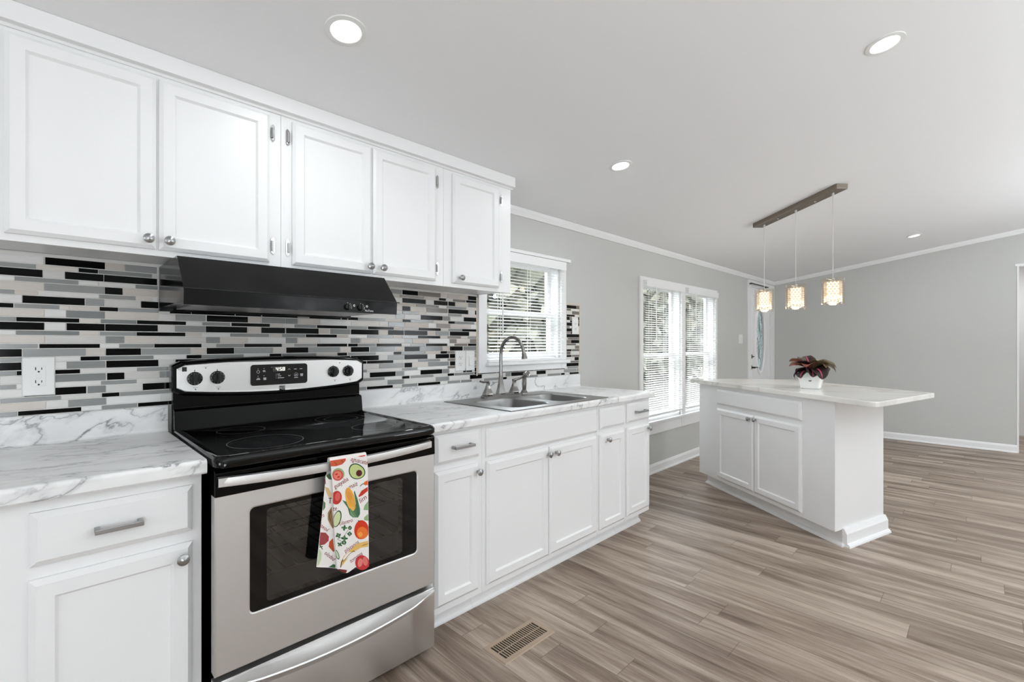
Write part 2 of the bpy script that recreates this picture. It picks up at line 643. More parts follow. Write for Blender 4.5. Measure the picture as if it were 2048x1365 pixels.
mb.box(XF - 0.004, XF + 0.124, -3.55, -3.53, 0.0, 2.135)
mb.box(XF - 0.006, XF + 0.126, -3.55, -2.49, 2.115, 2.14)
struct(mb.build('trim_3', M['trim']), 'white liner of the hall opening in the far wall', 'trim')

# the rest of the room, behind the camera: two walls with openings added to admit daylight
mb = MB()
holed_wall(mb, X0, XF + 0.12, 0.0, ceil_z(Y0) - 0.001, [(-2.0, -0.4, 0.0, 1.3), (4.6, 5.8, 0.9, 2.0)], Y0, Y0 - 0.12)
struct(mb.build('wall_back', M['wall']), 'light grey wall with added daylight openings behind the camera', 'wall')
mb = MB()
for ya, yb, za, zb in ((0.12, -1.7, 0, 9), (-1.7, -2.9, 1.7, 9), (-1.7, -2.9, 0, 0.9), (-2.9, -4.3, 0, 9), (-4.3, Y0, 0, 9)):
    top = lambda y: min(zb, 2.14 if y > 0 else ceil_z(y) - 0.002)
    mb.loops([[(x, ya, za), (x, yb, za), (x, yb, top(yb)), (x, ya, top(ya))] for x in (X0 - 0.12, X0)], 0, True, True)
struct(mb.build('wall_right', M['wall']), 'light grey end wall outside the frame', 'wall')

# baseboards, crown mouldings
def base_prof(s=1):
    return [(0, 0), (-0.022 * s, 0), (-0.021 * s, 0.012), (-0.014 * s, 0.02), (-0.013 * s, 0.066), (-0.008 * s, 0.08), (-0.004 * s, 0.088), (0, 0.088)]


mb = MB()
mb.prism_x(base_prof(), 2.97, 6.70)
struct(mb.build('baseboard_left', M['trim']), 'white baseboard below the double window', 'baseboard')
mb = MB()
P = base_prof()
mb.loops([[(XF + a, 0, z) for a, z in P], [(XF + a, -2.505, z) for a, z in P]], 0, True, True)
mb.loops([[(XF + 0.13 - 0.132 + a * 0, -2.505 - 0.0, z) for a, z in P], [(XF + 0.12, -2.505, z) for a, z in P]], 0)
struct(mb.build('baseboard_far', M['trim']), 'white baseboard along the far wall', 'baseboard')
mb = MB()
mb.prism_x([(0, 2.110), (-0.012, 2.110), (-0.030, 2.140), (-0.030, 2.162), (0, 2.158)], 1.96, XF)
struct(mb.build('trim_1', M['trim']), 'white crown strip along the top of the window wall', 'trim')
mb = MB()
mb.loops([[(XF - a, -0.001, 2.160 + b_) for a, b_ in ((0, 0), (0, -0.05), (0.010, -0.05), (0.028, -0.022), (0.028, 0))],
          [(XF - a, -4.3, ceil_z(4.3) + b_) for a, b_ in ((0, 0), (0, -0.05), (0.010, -0.05), (0.028, -0.022), (0.028, 0))]], 0, True, True)
struct(mb.build('trim_2', M['trim']), 'white crown strip rising along the far wall', 'trim')


# windows: frame, two sashes with a pane each
def window(name, w, zm, label, casing):
    x0, x1, z0, z1 = w
    mb = MB()
    t = 0.022
    for a, b_, c_, d in ((x0, x0 + t, z0, z1), (x1 - t, x1, z0, z1), (x0, x1, z0, z0 + t), (x0, x1, z1 - t, z1)):
        mb.box(a, b_, 0.002, 0.118, c_, d)
    for bx in casing:
        mb.box(*bx)
    fr = mb.build(name, M['trim'], org=((x0 + x1) / 2, 0, z0), bevel=0.002)
    struct(fr, label, 'window')
    for (c_, d, ya, yb) in ((z0 + t, zm + 0.018, 0.045, 0.072), (zm - 0.018, z1 - t, 0.076, 0.103)):
        mb = MB()
        s = 0.034
        for q in ((x0 + t, x0 + t + s, c_, d), (x1 - t - s, x1 - t, c_, d), (x0 + t + s, x1 - t - s, c_, c_ + s), (x0 + t + s, x1 - t - s, d - s, d)):
            mb.box(q[0], q[1], ya, yb, q[2], q[3])
        sa = mb.build('sash', M['trim'], fr)
        mb = MB()
        ym = (ya + yb) / 2
        mb.box(x0 + t + s - 0.004, x1 - t - s + 0.004, ym - 0.002, ym + 0.002, c_ + s - 0.004, d - s + 0.004)
        mb.build('pane', M['pane'], sa)
    return fr


window('window_1', W1, 1.45, 'white double hung window over the sink',
       [(1.920, 1.987, -0.018, 0, 1.055, 1.832), (2.733, 2.788, -0.018, 0, 1.055, 1.832), (1.915, 2.795, -0.018, 0, 1.832, 1.846),
        (1.905, 2.803, -0.052, 0, 1.846, 1.868), (1.975, 2.803, -0.048, 0, 1.100, 1.120), (1.987, 2.733, -0.016, 0, 1.055, 1.100)])
window('window_2', W2, 1.125, 'white tall window of the pair, next to the countertop end',
       [(3.868, 3.927, -0.018, 0, 0.375, 1.832), (4.713, 4.7545, -0.018, 0, 0.375, 1.832), (3.868, 4.7545, -0.018, 0, 1.832, 1.862),
        (3.86, 4.7545, -0.036, 0, 0.478, 0.50), (3.927, 4.713, -0.016, 0, 0.375, 0.478)])
window('window_3', W3, 1.125, 'white tall window of the pair, half behind the island',
       [(4.7555, 4.797, -0.018, 0, 0.375, 1.832), (5.588, 5.64, -0.018, 0, 0.375, 1.832), (4.7555, 5.64, -0.018, 0, 1.832, 1.862),
        (4.7555, 5.648, -0.036, 0, 0.478, 0.50), (4.797, 5.588, -0.016, 0, 0.375, 0.478)])


# front door with its oval glass
mb = MB()
mb.box(6.68, 6.80, -0.016, 0, 0, 2.10)
mb.box(7.68, 7.798, -0.016, 0, 0, 2.10)
mb.box(6.80, 7.68, -0.016, 0, 2.03, 2.10)
mb.box(6.80, 6.815, 0.0, 0.115, 0, 2.03)
mb.box(7.665, 7.68, 0.0, 0.115, 0, 2.03)
mb.box(6.815, 7.665, 0.0, 0.115, 2.015, 2.03)
door = mb.build('door_1', M['trim'], org=(7.24, 0, 0), bevel=0.002)
struct(door, 'white front door with narrow oval leaded glass', 'door')
OCX, OCZ, ORX, ORZ = 7.245, 1.315, 0.165, 0.475
mb = MB()
K = 40


def oval(k, y, n=K):
    return [(OCX + (ORX + k) * math.cos(2 * PI * i / n), y, OCZ + (ORZ + k) * math.sin(2 * PI * i / n)) for i in range(n)]


def around(x0, x1, z0, z1, y, n=K):
    out = []
    for i in range(n):
        c_, s_ = math.cos(2 * PI * i / n), math.sin(2 * PI * i / n)
        k = max(abs(c_), abs(s_))
        out.append(((x0 + x1) / 2 + (x1 - x0) / 2 * c_ / k, y, (z0 + z1) / 2 + (z1 - z0) / 2 * s_ / k))
    return out


mb.loops([around(6.816, 7.664, 0.01, 2.014, 0.055), around(6.816, 7.664, 0.01, 2.014, 0.015), around(6.90, 7.58, 0.14, 1.92, 0.015),
          around(6.915, 7.565, 0.155, 1.905, 0.009), around(6.93, 7.55, 0.17, 1.89, 0.015), oval(0.055, 0.015), oval(0.05, 0.002),
          oval(0.02, -0.004), oval(0.0, 0.012), oval(0.0, 0.05)])
slab = mb.build('door_slab', M['trim'], door)
mb = MB()
mb.poly(oval(0.002, 0.030))
mb.poly(list(reversed(oval(0.002, 0.036))))
og = mat('leaded_bevelled_glass', (168, 184, 184), 0.12, spec=0.8)
nt, b = NT(og)
vo = nn(nt, 'ShaderNodeTexVoronoi', ins={'Scale': 26.0})
mp = obj_coord(nt)
bpn = nn(nt, 'ShaderNodeBump', ins={'Strength': 0.5, 'Distance': 0.01})
nt.links.new(mp.outputs[0], vo.inputs['Vector'])
nt.links.new(vo.outputs['Distance'], bpn.inputs['Height'])
nt.links.new(bpn.outputs[0], b.inputs['Normal'])
b.inputs['Transmission Weight'].default_value = 0.45
pane = mb.build('oval_pane', og, slab)
mb = MB()
for k in (-0.035,):
    P = oval(k, 0.026)
    mb.tube(P + [P[0]], 0.003, 5)
for dz in (-0.30, -0.12, 0.12, 0.30):
    hw = ORX * math.sqrt(1 - (dz / ORZ) ** 2) - 0.004
    mb.tube([(OCX - hw, 0.026, OCZ + dz), (OCX + hw, 0.026, OCZ + dz)], 0.003, 5)
mb.tube([(OCX, 0.026, OCZ - 0.3), (OCX - 0.05, 0.026, OCZ), (OCX, 0.026, OCZ + 0.3), (OCX + 0.05, 0.026, OCZ), (OCX, 0.026, OCZ - 0.3)], 0.004, 5)
mb.tube([(OCX, 0.026, OCZ - 0.06), (OCX - 0.1, 0.026, OCZ), (OCX, 0.026, OCZ + 0.06), (OCX + 0.1, 0.026, OCZ), (OCX, 0.026, OCZ - 0.06)], 0.004, 5)
mb.build('leading', M['nickel'], slab)
mb = MB()
mb.lathe([(0.001, 0.014), (0.03, 0.014), (0.03, 0.004), (0.012, 0.002), (0.012, -0.04), (0.001, -0.04)], (6.87, 0, 0.91), 'Y', 20)
mb.tube([(6.87, -0.035, 0.91), (6.93, -0.037, 0.912), (6.985, -0.036, 0.908)], [0.010, 0.009, 0.007], 10)
mb.build('door_lever', M['bronze'], door, smooth=True)
mb = MB()
mb.lathe([(0.001, 0.014), (0.03, 0.014), (0.028, 0.0), (0.006, -0.002), (0.006, -0.02), (0.001, -0.02)], (6.87, 0, 1.06), 'Y', 20)
mb.box(6.855, 6.885, -0.028, -0.012, 1.054, 1.066)
mb.build('deadbolt', M['bronze'], door)
t = thing('curtain_rod', 'thin dark rod mounted across the top of the front door', 'curtain rod', (6.97, -0.03, 2.045))
mb = MB()
mb.tube([(6.70, -0.045, 2.047), (7.40, -0.045, 2.047)], 0.008, 8)
mb.build('rod', M['bronze'], t, smooth=True)
for x in (6.73, 7.36):
    mb = MB()
    mb.box(x - 0.008, x + 0.008, -0.046, -0.015, 2.036, 2.052)
    mb.build('bracket', M['bronze'], t)


# blinds
def blind(x0, x1, zt, zb, yc, label, group, wand_dx):
    t = thing('window_blind', label, 'window blind', ((x0 + x1) / 2, yc, zb), group=group)
    mb = MB()
    mb.box(x0, x1, yc - 0.02, yc + 0.02, zt - 0.03, zt)
    mb.box(x0 - 0.003, x1 + 0.003, yc - 0.026, yc - 0.02, zt - 0.06, zt + 0.002)
    mb.build('headrail', M['trim'], t, bevel=0.002)
    mb = MB()
    p = 0.0212
    n = int((zt - 0.062 - zb - 0.018) / p)
    a = math.radians(17)
    for i in range(n):
        z = zt - 0.068 - i * p
        pts = []
        for s in (-1, -0.35, 0.35, 1):
            d = 0.0125 * s
            h = 0.0016 * (1 - s * s)
            pts.append((yc + d * math.cos(a) - h * math.sin(a), z + d * math.sin(a) + h * math.cos(a)))
        lo = [(y, z_ - 0.0008) for y, z_ in reversed(pts)]
        mb.prism_x(pts + lo, x0 + 0.004, x1 - 0.004)
    mb.build('slats', M['slat'], t, smooth=True)
    mb = MB()
    mb.box(x0 + 0.003, x1 - 0.003, yc - 0.013, yc + 0.013, zb, zb + 0.016)
    mb.build('bottom_rail', M['trim'], t, bevel=0.002)
    mb = MB()
    for fx in (0.13, 0.5, 0.87):
        x = x0 + (x1 - x0) * fx
        for y in (yc - 0.0135, yc + 0.0135):
            mb.box(x - 0.0012, x + 0.0012, y - 0.0006, y + 0.0006, zb + 0.01, zt - 0.03)
    mb.build('ladder_cords', M['slat'], t)
    mb = MB()
    mb.tube([(x0 + wand_dx, yc - 0.03, zt - 0.05), (x0 + wand_dx, yc - 0.034, zt - 0.55)], 0.0045, 8)
    mb.build('tilt_wand', M['plate'], t, smooth=True)
    return t


blind(1.992, 2.752, 1.842, 1.122, -0.022, 'open white blind in the window above the sink', 'open white blinds', 0.10)
blind(3.932, 4.708, 1.828, 0.555, -0.028, 'open white blind in the tall window nearest the countertop end', 'open white blinds', 0.16)
blind(4.802, 5.582, 1.828, 0.555, -0.028, 'open white blind in the tall window partly hidden by the island', 'open white blinds', 0.16)

# ------------------------------------------------------------------ outdoors seen between the slats
mb = MB()
mb.box(-14, 26, 0.3, 40, -0.75, -0.70)
gm = mat('dry_grass_ground', (128, 122, 96), 0.95)
nt, b = NT(gm)
mp = obj_coord(nt)
n = nn(nt, 'ShaderNodeTexNoise', ins={'Scale': 1.2, 'Detail': 8, 'Roughness': 0.75})
r = ramp(nt, [(0.3, lin((44, 45, 36))), (0.55, lin((60, 57, 47))), (0.75, lin((76, 71, 60)))])
nt.links.new(mp.outputs[0], n.inputs['Vector'])
nt.links.new(n.outputs['Fac'], r.inputs[0])
nt.links.new(r.outputs[0], b.inputs['Base Color'])
struct(mb.build('ground', gm), 'dry grass ground outside the windows', 'ground')

lm = mat('olive_woodland_leaves', (104, 106, 72), 0.8)
nt, b = NT(lm)
mp = obj_coord(nt)
n = nn(nt, 'ShaderNodeTexNoise', ins={'Scale': 2.2, 'Detail': 4})
r = ramp(nt, [(0.35, lin((66, 68, 58))), (0.5, lin((86, 86, 72))), (0.62, lin((100, 95, 79))), (0.72, lin((116, 104, 84)))])
nt.links.new(mp.outputs[0], n.inputs['Vector'])
nt.links.new(n.outputs['Fac'], r.inputs[0])
nt.links.new(r.outputs[0], b.inputs['Base Color'])
mb = MB()
rr = random.Random(3)
for i in range(12000):
    x = rr.uniform(-2, 30)
    y = 8.0 + x * 0.10 + rr.gauss(0, 0.8)
    z = -0.6 + 4.6 * rr.random() ** 0.9
    s = rr.uniform(0.14, 0.38)
    a, b_ = rr.uniform(0, PI), rr.uniform(-1, 1)
    d1 = Vector((math.cos(a), math.sin(a), b_ * 0.6)) * s
    d2 = Vector((-math.sin(a) * b_, math.cos(a) * b_, 1)).normalized() * s * 0.7
    p = Vector((x, y, z))
    mb.poly([p - d1, p - d2, p + d1, p + d2])
tag(mb.build('treeline', lm), 'olive and tan woodland edge glimpsed between the blind slats', 'trees', kind='stuff')

# ------------------------------------------------------------------ mosaic backsplash
TILES = """W-112,2 K5,157 T159,211 G213,307 G1312,1379 K1383,1482 D1485,1636 T1639,1687 T1689,1842 K1844,1930 K2810,2926 D2929,2963
G-112,-18 T-17,87 K88,138 G140,292 W293,309 T1312,1367 D1368,1519 T1521,1624 K1626,1674 W1677,1726 D1728,1823 K1829,1930 D2810,2860 W2863,2963
K-112,-2 W-1,53 K53,153 K155,308 W1312,1381 K1383,1533 W1536,1589 K1591,1688 K1694,1742 T1744,1845 G1847,1928 W2810,2873 D2877,2963
W-112,-66 G-65,87 W88,140 W142,243 G244,310 T1312,1469 D1471,1622 W1623,1679 G1681,1828 T1830,1928 K2810,2907 W2910,2963
T-112,2 G3,155 K157,206 T208,310 T1312,1381 K1383,1432 T1436,1536 D1539,1688 K1694,1843 W1845,1897 K1900,1928 K2810,2842 D2845,2871 K2952,2963
G-112,-67 T-66,-12 W-12,141 G142,243 T244,294 W295,310 W1312,1381 G1383,1483 T1485,1536 W1538,1691 G1693,1791 T1793,1928 W2810,2849 K2853,2871 K2956,2963
W-112,-49 K-48,103 G106,155 W157,259 K260,312 G1341,1395 W1397,1500 K1501,1651 D1656,1705 W1707,1808 K1810,1928 K2810,2871 K2952,2963
G-112,39 T40,63 T64,142 K143,193 G195,313 K348,417 K419,572 K575,675 K679,829 G831,883 K884,1035 K1040,1068 K1074,1125 G1127,1276 T1278,1383 K1385,1433 G1436,1588 T1590,1692 K1694,1740 G1743,1891 T1894,1928 D2810,2845 W2849,2871
T-112,2 W3,56 G57,156 T158,311 W313,366 G367,467 K471,622 T624,674 G678,776 G778,828 T830,930 W932,1086 T1088,1242 W1245,1295 G1297,1395 T1397,1550 W1552,1605 D1608,1705 T1708,1861 W1864,1910 G1912,1928 K2810,2871
G-112,-64 K-62,89 T91,144 G146,246 K248,400 W401,454 G456,555 K560,710 T712,761 W763,815 G816,914 K919,1068 G1073,1175 K1180,1328 T1330,1382 D1385,1482 K1487,1637 T1639,1693 G1695,1796 K1798,1928 D2810,2860 K2861,2874
K-112,2 W3,55 K57,156 K158,310 W313,363 G365,466 K468,619 T622,674 K676,774 K779,926 T930,978 G983,1083 K1088,1239 T1243,1294 K1296,1391 K1396,1544 T1547,1601 G1603,1698 K1705,1851 T1855,1928 K2810,2963
W-112,-63 G-62,89 T91,142 G144,245 K247,398 T400,452 W453,554 G556,706 T710,760 G763,863 K867,1015 T1019,1071 W1073,1174 G1175,1325 T1326,1379 G1381,1478 K1483,1633 T1635,1687 D1689,1786 T1789,1840 G1842,1928 T2810,2820 D2825,2963
T-112,3 W4,158 G160,210 T211,311 W313,468 G469,517 T519,620 W620,777 G778,827 T830,931 W932,1086 G1087,1136 T1140,1239 W1241,1393 G1396,1443 T1446,1550 W1552,1702 D1704,1753 T1756,1856 D1859,1928 D2810,2858 K2863,2963
G-112,-13 K-9,143 W144,196 G197,298 K300,452 W453,504 G505,606 K609,760 W762,815 G816,914 K919,1068 K1074,1123 G1125,1224 K1229,1377 W1380,1432 G1434,1530 K1536,1684 W1687,1738 D1740,1837 K1844,1928 D2810,2923 W2927,2963
K-112,-50 G-47,106 T108,158 K160,259 G261,415 T417,467 K471,569 G572,723 T725,776 K780,878 G881,1031 T1034,1084 K1088,1186 G1191,1340 T1344,1391 K1396,1493 G1497,1648 T1650,1701 K1705,1801 G1808,1928 W2810,2910 D2913,2963
G-112,-50 W-48,92 K93,143 G145,297 W299,401 K403,452 G453,605 W606,708 K710,758 G762,914 T916,1018 K1019,1067 G1073,1222 W1224,1327 K1329,1376 G1381,1529 T1531,1636 K1638,1684 D1688,1739 W1742,1893 G1897,1928 K2810,2867 D2874,2963
K-112,-51 W-48,57 G58,158 K161,312 W314,366 K367,467 K469,621 W622,675 G677,777 K779,928 W929,983 K984,1083 K1089,1239 W1241,1292 G1294,1392 K1396,1544 W1547,1601 K1603,1698 K1705,1764 W1767,1893 G1897,1928 D2810,2855 W2860,2963
G-112,-63 K-61,-17 W-15,28 K29,91 W92,247 G248,344 W346,605 G607,913 W915,1171 G1129,1172 K1175,1325 W1327,1379 W1381,1481 G1483,1632 W1635,1687 D1689,1745 T1748,1893 T1897,1928 K2810,2867 D2874,2963
K-112,-97 W-96,-5 G-3,159 K163,211 W213,315 G317,356 W1129,1241 G1244,1391 K1396,1443 T1446,1549 G1551,1698 K1706,1751 T1754,1893 G1897,1928 W2810,2905 K2908,2959
G-112,-63 W-61,146 G147,246 W247,356 G1129,1172 W1173,1379 G1381,1478 W1480,1687 D1689,1751 T1754,1893 G1897,1928 W2810,2853 D2856,2959
W-112,-46 K-44,107 G111,159 W160,264 K265,356 W1129,1189 K1191,1340 G1344,1392 W1395,1498 K1500,1647 G1651,1698 W1701,1804 K1806,1826 K1831,1874 W1876,1893 K1897,1928 K2810,2957
G-112,43 W44,147 K149,197 G199,356 G1129,1274 W1275,1379 K1381,1427 G1434,1584 W1586,1687 K1689,1735 G1740,1890 K1896,2083 K2089,2184 K2188,2289 K2294,2439 K2445,2492 K2498,2641 K2646,2784 W2788,2816 G2817,2956
T-112,6 W7,61 G62,160 W162,317 W319,356 W1129,1290 G1293,1391 W1394,1602 G1604,1698 W1701,1855 K1859,1955 W1959,2114 W2120,2162 G2165,2212 K2217,2342 G2345,2386 W2392,2466 K2470,2566 W2570,2770 G2777,2926 G2931,2959
G-112,-61 K-58,94 W95,147 G149,248 K251,356 G1129,1171 K1175,1323 W1326,1378 G1381,1478 K1484,1633 W1636,1687 G1689,1783 G1791,1871 W1873,1972 G1975,2112 K2117,2173 W2176,2319 G2322,2481 W2487,2582 G2588,2737 K2744,2784 W2791,2841 K2846,2959"""
mb = MB()
mats_t = [M['grout'], M['tK'], M['tG'], M['tW'], M['tT'], M['tD']]
tints = []
rt = random.Random(11)


def slab_piece(x0, x1, z0, z1):
    mb.box(x0, x1, -0.0045, 0.0, z0, z1, 0)


slab_piece(-0.62, 1.918, 1.004, 1.545)
slab_piece(1.918, 2.79, 1.004, 1.056)
slab_piece(2.79, 2.972, 1.004, 1.545)
n_grout = len(mb.f)
for ri, row in enumerate(TILES.strip().split('\n')):
    i, narrow = divmod(ri, 2)
    zt = 1.5335 - i * 0.0442 - (0.0276 if narrow else 0)
    zb = zt - (0.0138 if narrow else 0.0245)
    items = []
    for it in row.split():
        a, b_ = [float(q) / 1000 for q in it[1:].split(',')]
        if b_ - a < 0.004:
            continue
        if a < -0.09:
            a = b_ - rt.choice((0.105, 0.14, 0.18)) if b_ < 0.05 else -0.11
        if ri < 7 and 0.85 < a < 1.0:
            a = 1.05
        items.append((it[0], a, b_))
    # the same mosaic carries on to the left of the outlet and behind the hood
    spans = [(-0.618, items[0][1] - 0.003)] + ([(0.316, 1.047)] if ri < 7 else [])
    for s0, s1 in spans:
        x = s1
        while x > s0 + 0.01:
            w = min(rt.choice((0.05, 0.076, 0.105, 0.14, 0.18)), x - s0)
            items.append((rt.choice('KKGGWWWT'), x - w, x))
            x -= w + 0.003
    for kc, a, b_ in items:
        k = 'KGWTD'.index(kc) + 1
        f0 = len(mb.f)
        mb.loops([[(a, -0.004, zb), (b_, -0.004, zb), (b_, -0.004, zt), (a, -0.004, zt)],
                  [(a, -0.0062, zb), (b_, -0.0062, zb), (b_, -0.0062, zt), (a, -0.0062, zt)],
                  [(a + 0.0008, -0.007, zb + 0.0008), (b_ - 0.0008, -0.007, zb + 0.0008), (b_ - 0.0008, -0.007, zt - 0.0008), (a + 0.0008, -0.007, zt - 0.0008)]],
                 k, False, True)
        tints.append((f0, len(mb.f), rt.random()))
me_v, me_f, me_m = mb.v, mb.f, mb.m
bs = bpy.data.meshes.new('tile_backsplash')
bs.from_pydata(me_v, [], me_f)
for mt in mats_t:
    bs.materials.append(mt)
bs.polygons.foreach_set('material_index', me_m)
at = bs.attributes.new('tile_tint', 'FLOAT', 'FACE')
vals = [0.5] * len(me_f)
for a, b_, tv in tints:
    for i in range(a, b_):
        vals[i] = tv
at.data.foreach_set('value', vals)
bso = bpy.data.objects.new('tile_backsplash', bs)
C.objects.link(bso)
tag(bso, 'black, grey and beige strip mosaic backsplash above the countertops', 'backsplash', kind='structure')
mb = MB()
mb.box(2.966, 2.976, -0.009, 0.0, 1.004, 1.55)
mb.box(2.79, 2.976, -0.009, 0.0, 1.5365, 1.55)
mb.box(1.908, 1.9195, -0.009, 0.0, 1.04, 1.53)
struct(mb.build('trim_4', mat('beige_tile_edging', (206, 196, 184), 0.5), bevel=0.002), 'beige edging strip around the mosaic tiles', 'trim')


# ------------------------------------------------------------------ cabinets
def shaker(parent, name, x0, x1, z0, z1, yf, yb, stile=0.045, ch=0.011, local=False):
    mb = MB()
    mb.panel(x0, x1, z0, z1, [(0, yb), (0, yf + ch * 0.75), (ch, yf), (stile, yf), (stile + 0.006, yf + 0.008), (stile + 0.007, yf + 0.009)])
    return mb.build(name, M['cab'], parent, local=local)


def slabfront(parent, name, x0, x1, z0, z1, yf, yb, ch=0.014, local=False):
    mb = MB()
    mb.panel(x0, x1, z0, z1, [(0, yb), (0, yf + ch * 0.75), (ch, yf)])
    return mb.build(name, M['cab'], parent, local=local)


def knob(parent, x, z, yf, r=0.0155, local=False):
    mb = MB()
    mb.lathe([(0.007, 0), (0.0055, -0.012), (r * 0.75, -0.017), (r, -0.0205), (r * 0.97, -0.024), (r * 0.62, -0.0268), (r * 0.60, -0.0262),
              (r * 0.25, -0.0285), (0.0005, -0.0290)], (x, yf, z), 'Y', 22)
    return mb.build('knob', M['nickel'], parent, smooth=True, local=local)


def pull(parent, x0, x1, z, yf, local=False):
    mb = MB()
    h = 0.006
    for x in (x0, x1 - 0.011):
        mb.box(x, x + 0.011, yf - 0.030, yf, z - h, z + h)
    mb.box(x0, x1, yf - 0.034, yf - 0.025, z - h, z + h)
    return mb.build('handle', M['nickel'], parent, bevel=0.0012, local=local)


def hinge(parent, x, z, yb, side):
    """Ornate self-closing hinge on the face frame beside a door."""
    mb = MB()
    s = side
    pts = [(0.000, -0.026), (0.008, -0.034), (0.014, -0.026), (0.014, 0.026), (0.008, 0.034), (0.000, 0.026)]
    mb.loops([[(x + s * a, yb, z + b_) for a, b_ in pts], [(x + s * a, yb - 0.003, z + b_) for a, b_ in pts]], 0, True, True)
    mb.tube([(x + s * 0.003, yb - 0.006, z - 0.019), (x + s * 0.003, yb - 0.006, z + 0.019)], 0.0045, 8)
    mb.lathe([(0.003, -0.003), (0.003, -0.0042), (0.0005, -0.0045)], (x + s * 0.008, yb, z - 0.024), 'Y', 8)
    return mb.build('hinge', M['chrome'], parent)


UF, UD = -0.284, -0.303


def wall_cabinet(x0, x1, doors, label):
    t = thing('wall_cabinet', label, 'cabinet', ((x0 + x1) / 2, -0.14, 1.534), group='white wall cabinets')
    mb = MB()
    mb.box(x0, x0 + 0.016, UF + 0.019, -0.008, 1.545, 2.165)
    mb.box(x1 - 0.016, x1, UF + 0.019, -0.008, 1.545, 2.165)
    mb.box(x0 + 0.016, x1 - 0.016, UF + 0.019, -0.008, 1.547, 1.56)
    mb.box(x0, x1, UF, UF + 0.019, 1.535, 2.165)
    mb.build('carcass', M['cab'], t, bevel=0.001)
    for (a, b_, kx, hx, side) in doors:
        d = shaker(t, 'door', a, b_, 1.556, 2.125, UD, UF - 0.0005, 0.042)
        knob(d, kx, 1.585, UD)
        for z in ((1.622, 2.060) if hx is not None else ()):
            hinge(d, hx, z, UF, side)
    return t


wall_cabinet(-0.62, 0.6615, [(-0.575, -0.1, -0.5, None, 1), (-0.078, 0.2655, 0.243, None, 1), (0.2735, 0.617, 0.299, 0.625, 1)],
             'white wall cabinet with two wide doors, at the far left above the outlet')
wall_cabinet(0.6625, 1.4495, [(0.702, 1.0435, 1.029, 0.694, -1), (1.0525, 1.394, 1.092, 1.404, 1)],
             'white two-door wall cabinet above the range hood')
wall_cabinet(1.4505, 1.934, [(1.503, 1.831, 1.545, 1.850, 1)], 'white single-door wall cabinet beside the sink window')
mb = MB()
yA, yB = UF, UF - 0.032
mb.loops([[(x, yA, 2.140), (x, yA - 0.008, 2.138), (x, yA - 0.013, 2.146), (x, yB, 2.149), (x, yB, ceil_z(yB) - 0.001), (x, yA, ceil_z(yA) - 0.001)] for x in (-0.62, 1.942)], 0, True, True)
mb.box(1.934, 1.942, UF, -0.01, 2.150, ceil_z(0.01) - 0.001)
struct(mb.build('trim_5', M['cab'], bevel=0.0015), 'white crown board capping the wall cabinets', 'trim')

BF, BD = -0.61, -0.629


def base_cabinet(x0, x1, label, ztop=0.8735, group='white base cabinets'):
    t = thing('base_cabinet', label, 'cabinet', ((x0 + x1) / 2, -0.3, 0.0), group=group)
    mb = MB()
    mb.box(x0, x0 + 0.016, BF + 0.019, -0.008, 0.10, ztop)
    mb.box(x1 - 0.016, x1, BF + 0.019, -0.008, 0.10, ztop)
    mb.box(x0 + 0.016, x1 - 0.016, BF + 0.019, -0.008, 0.10, 0.116)
    mb.box(x0 + 0.016, x1 - 0.016, -0.016, -0.008, 0.116, ztop)
    mb.box(x0, x1, BF, BF + 0.019, 0.098, ztop)
    mb.build('carcass', M['cab'], t, bevel=0.001)
    mb = MB()
    mb.prism_x([(-0.51, 0), (-0.546, 0), (-0.545, 0.008), (-0.538, 0.018), (-0.531, 0.022), (-0.530, 0.0995), (-0.51, 0.0995)], x0, x1)
    mb.build('toe_kick', M['cab'], t)
    return t


t = base_cabinet(-0.62, 0.330, 'white base cabinet left of the range, one drawer over a door', 0.8655)
d = slabfront(t, 'drawer', -0.024, 0.306, 0.703, 0.833, BD, BF - 0.0005)
pull(d, 0.092, 0.190, 0.766, BD)
d = shaker(t, 'door', -0.026, 0.306, 0.13, 0.671, BD, BF - 0.0005, 0.046, 0.013)
knob(d, 0.279, 0.634, BD)

t = base_cabinet(1.117, 1.4245, 'narrow white base cabinet right of the range, one drawer over a door')
d = slabfront(t, 'drawer', 1.155, 1.402, 0.731, 0.857, BD, BF - 0.0005)
pull(d, 1.236, 1.345, 0.797, BD)
d = shaker(t, 'door', 1.155, 1.396, 0.131, 0.702, BD, BF - 0.0005, 0.046, 0.013)
knob(d, 1.383, 0.666, BD)

t = base_cabinet(1.4255, 2.3345, 'wide white sink base cabinet with a false drawer front and two doors')
slabfront(t, 'false_drawer_front', 1.447, 2.319, 0.716, 0.851, BD, BF - 0.0005)
d = shaker(t, 'door', 1.447, 1.882, 0.128, 0.697, BD, BF - 0.0005, 0.048, 0.013)
knob(d, 1.868, 0.662, BD)
d = shaker(t, 'door', 1.887, 2.314, 0.128, 0.697, BD, BF - 0.0005, 0.048, 0.013)
knob(d, 1.931, 0.662, BD)

t = base_cabinet(2.3355, 2.6395, 'narrow white base cabinet with a plain drawer front, right of the sink doors')
slabfront(t, 'drawer', 2.355, 2.621, 0.728, 0.852, BD, BF - 0.0005)
d = shaker(t, 'door', 2.350, 2.617, 0.125, 0.694, BD, BF - 0.0005, 0.046, 0.013)
knob(d, 2.418, 0.661, BD)

t = base_cabinet(2.6405, 2.953, 'narrow white base cabinet ending the run, drawer with a bar pull')
d = slabfront(t, 'drawer', 2.656, 2.935, 0.731, 0.856, BD, BF - 0.0005)
pull(d, 2.735, 2.86, 0.795, BD)
d = shaker(t, 'door', 2.652, 2.935, 0.131, 0.698, BD, BF - 0.0005, 0.046, 0.013)
knob(d, 2.905, 0.668, BD)


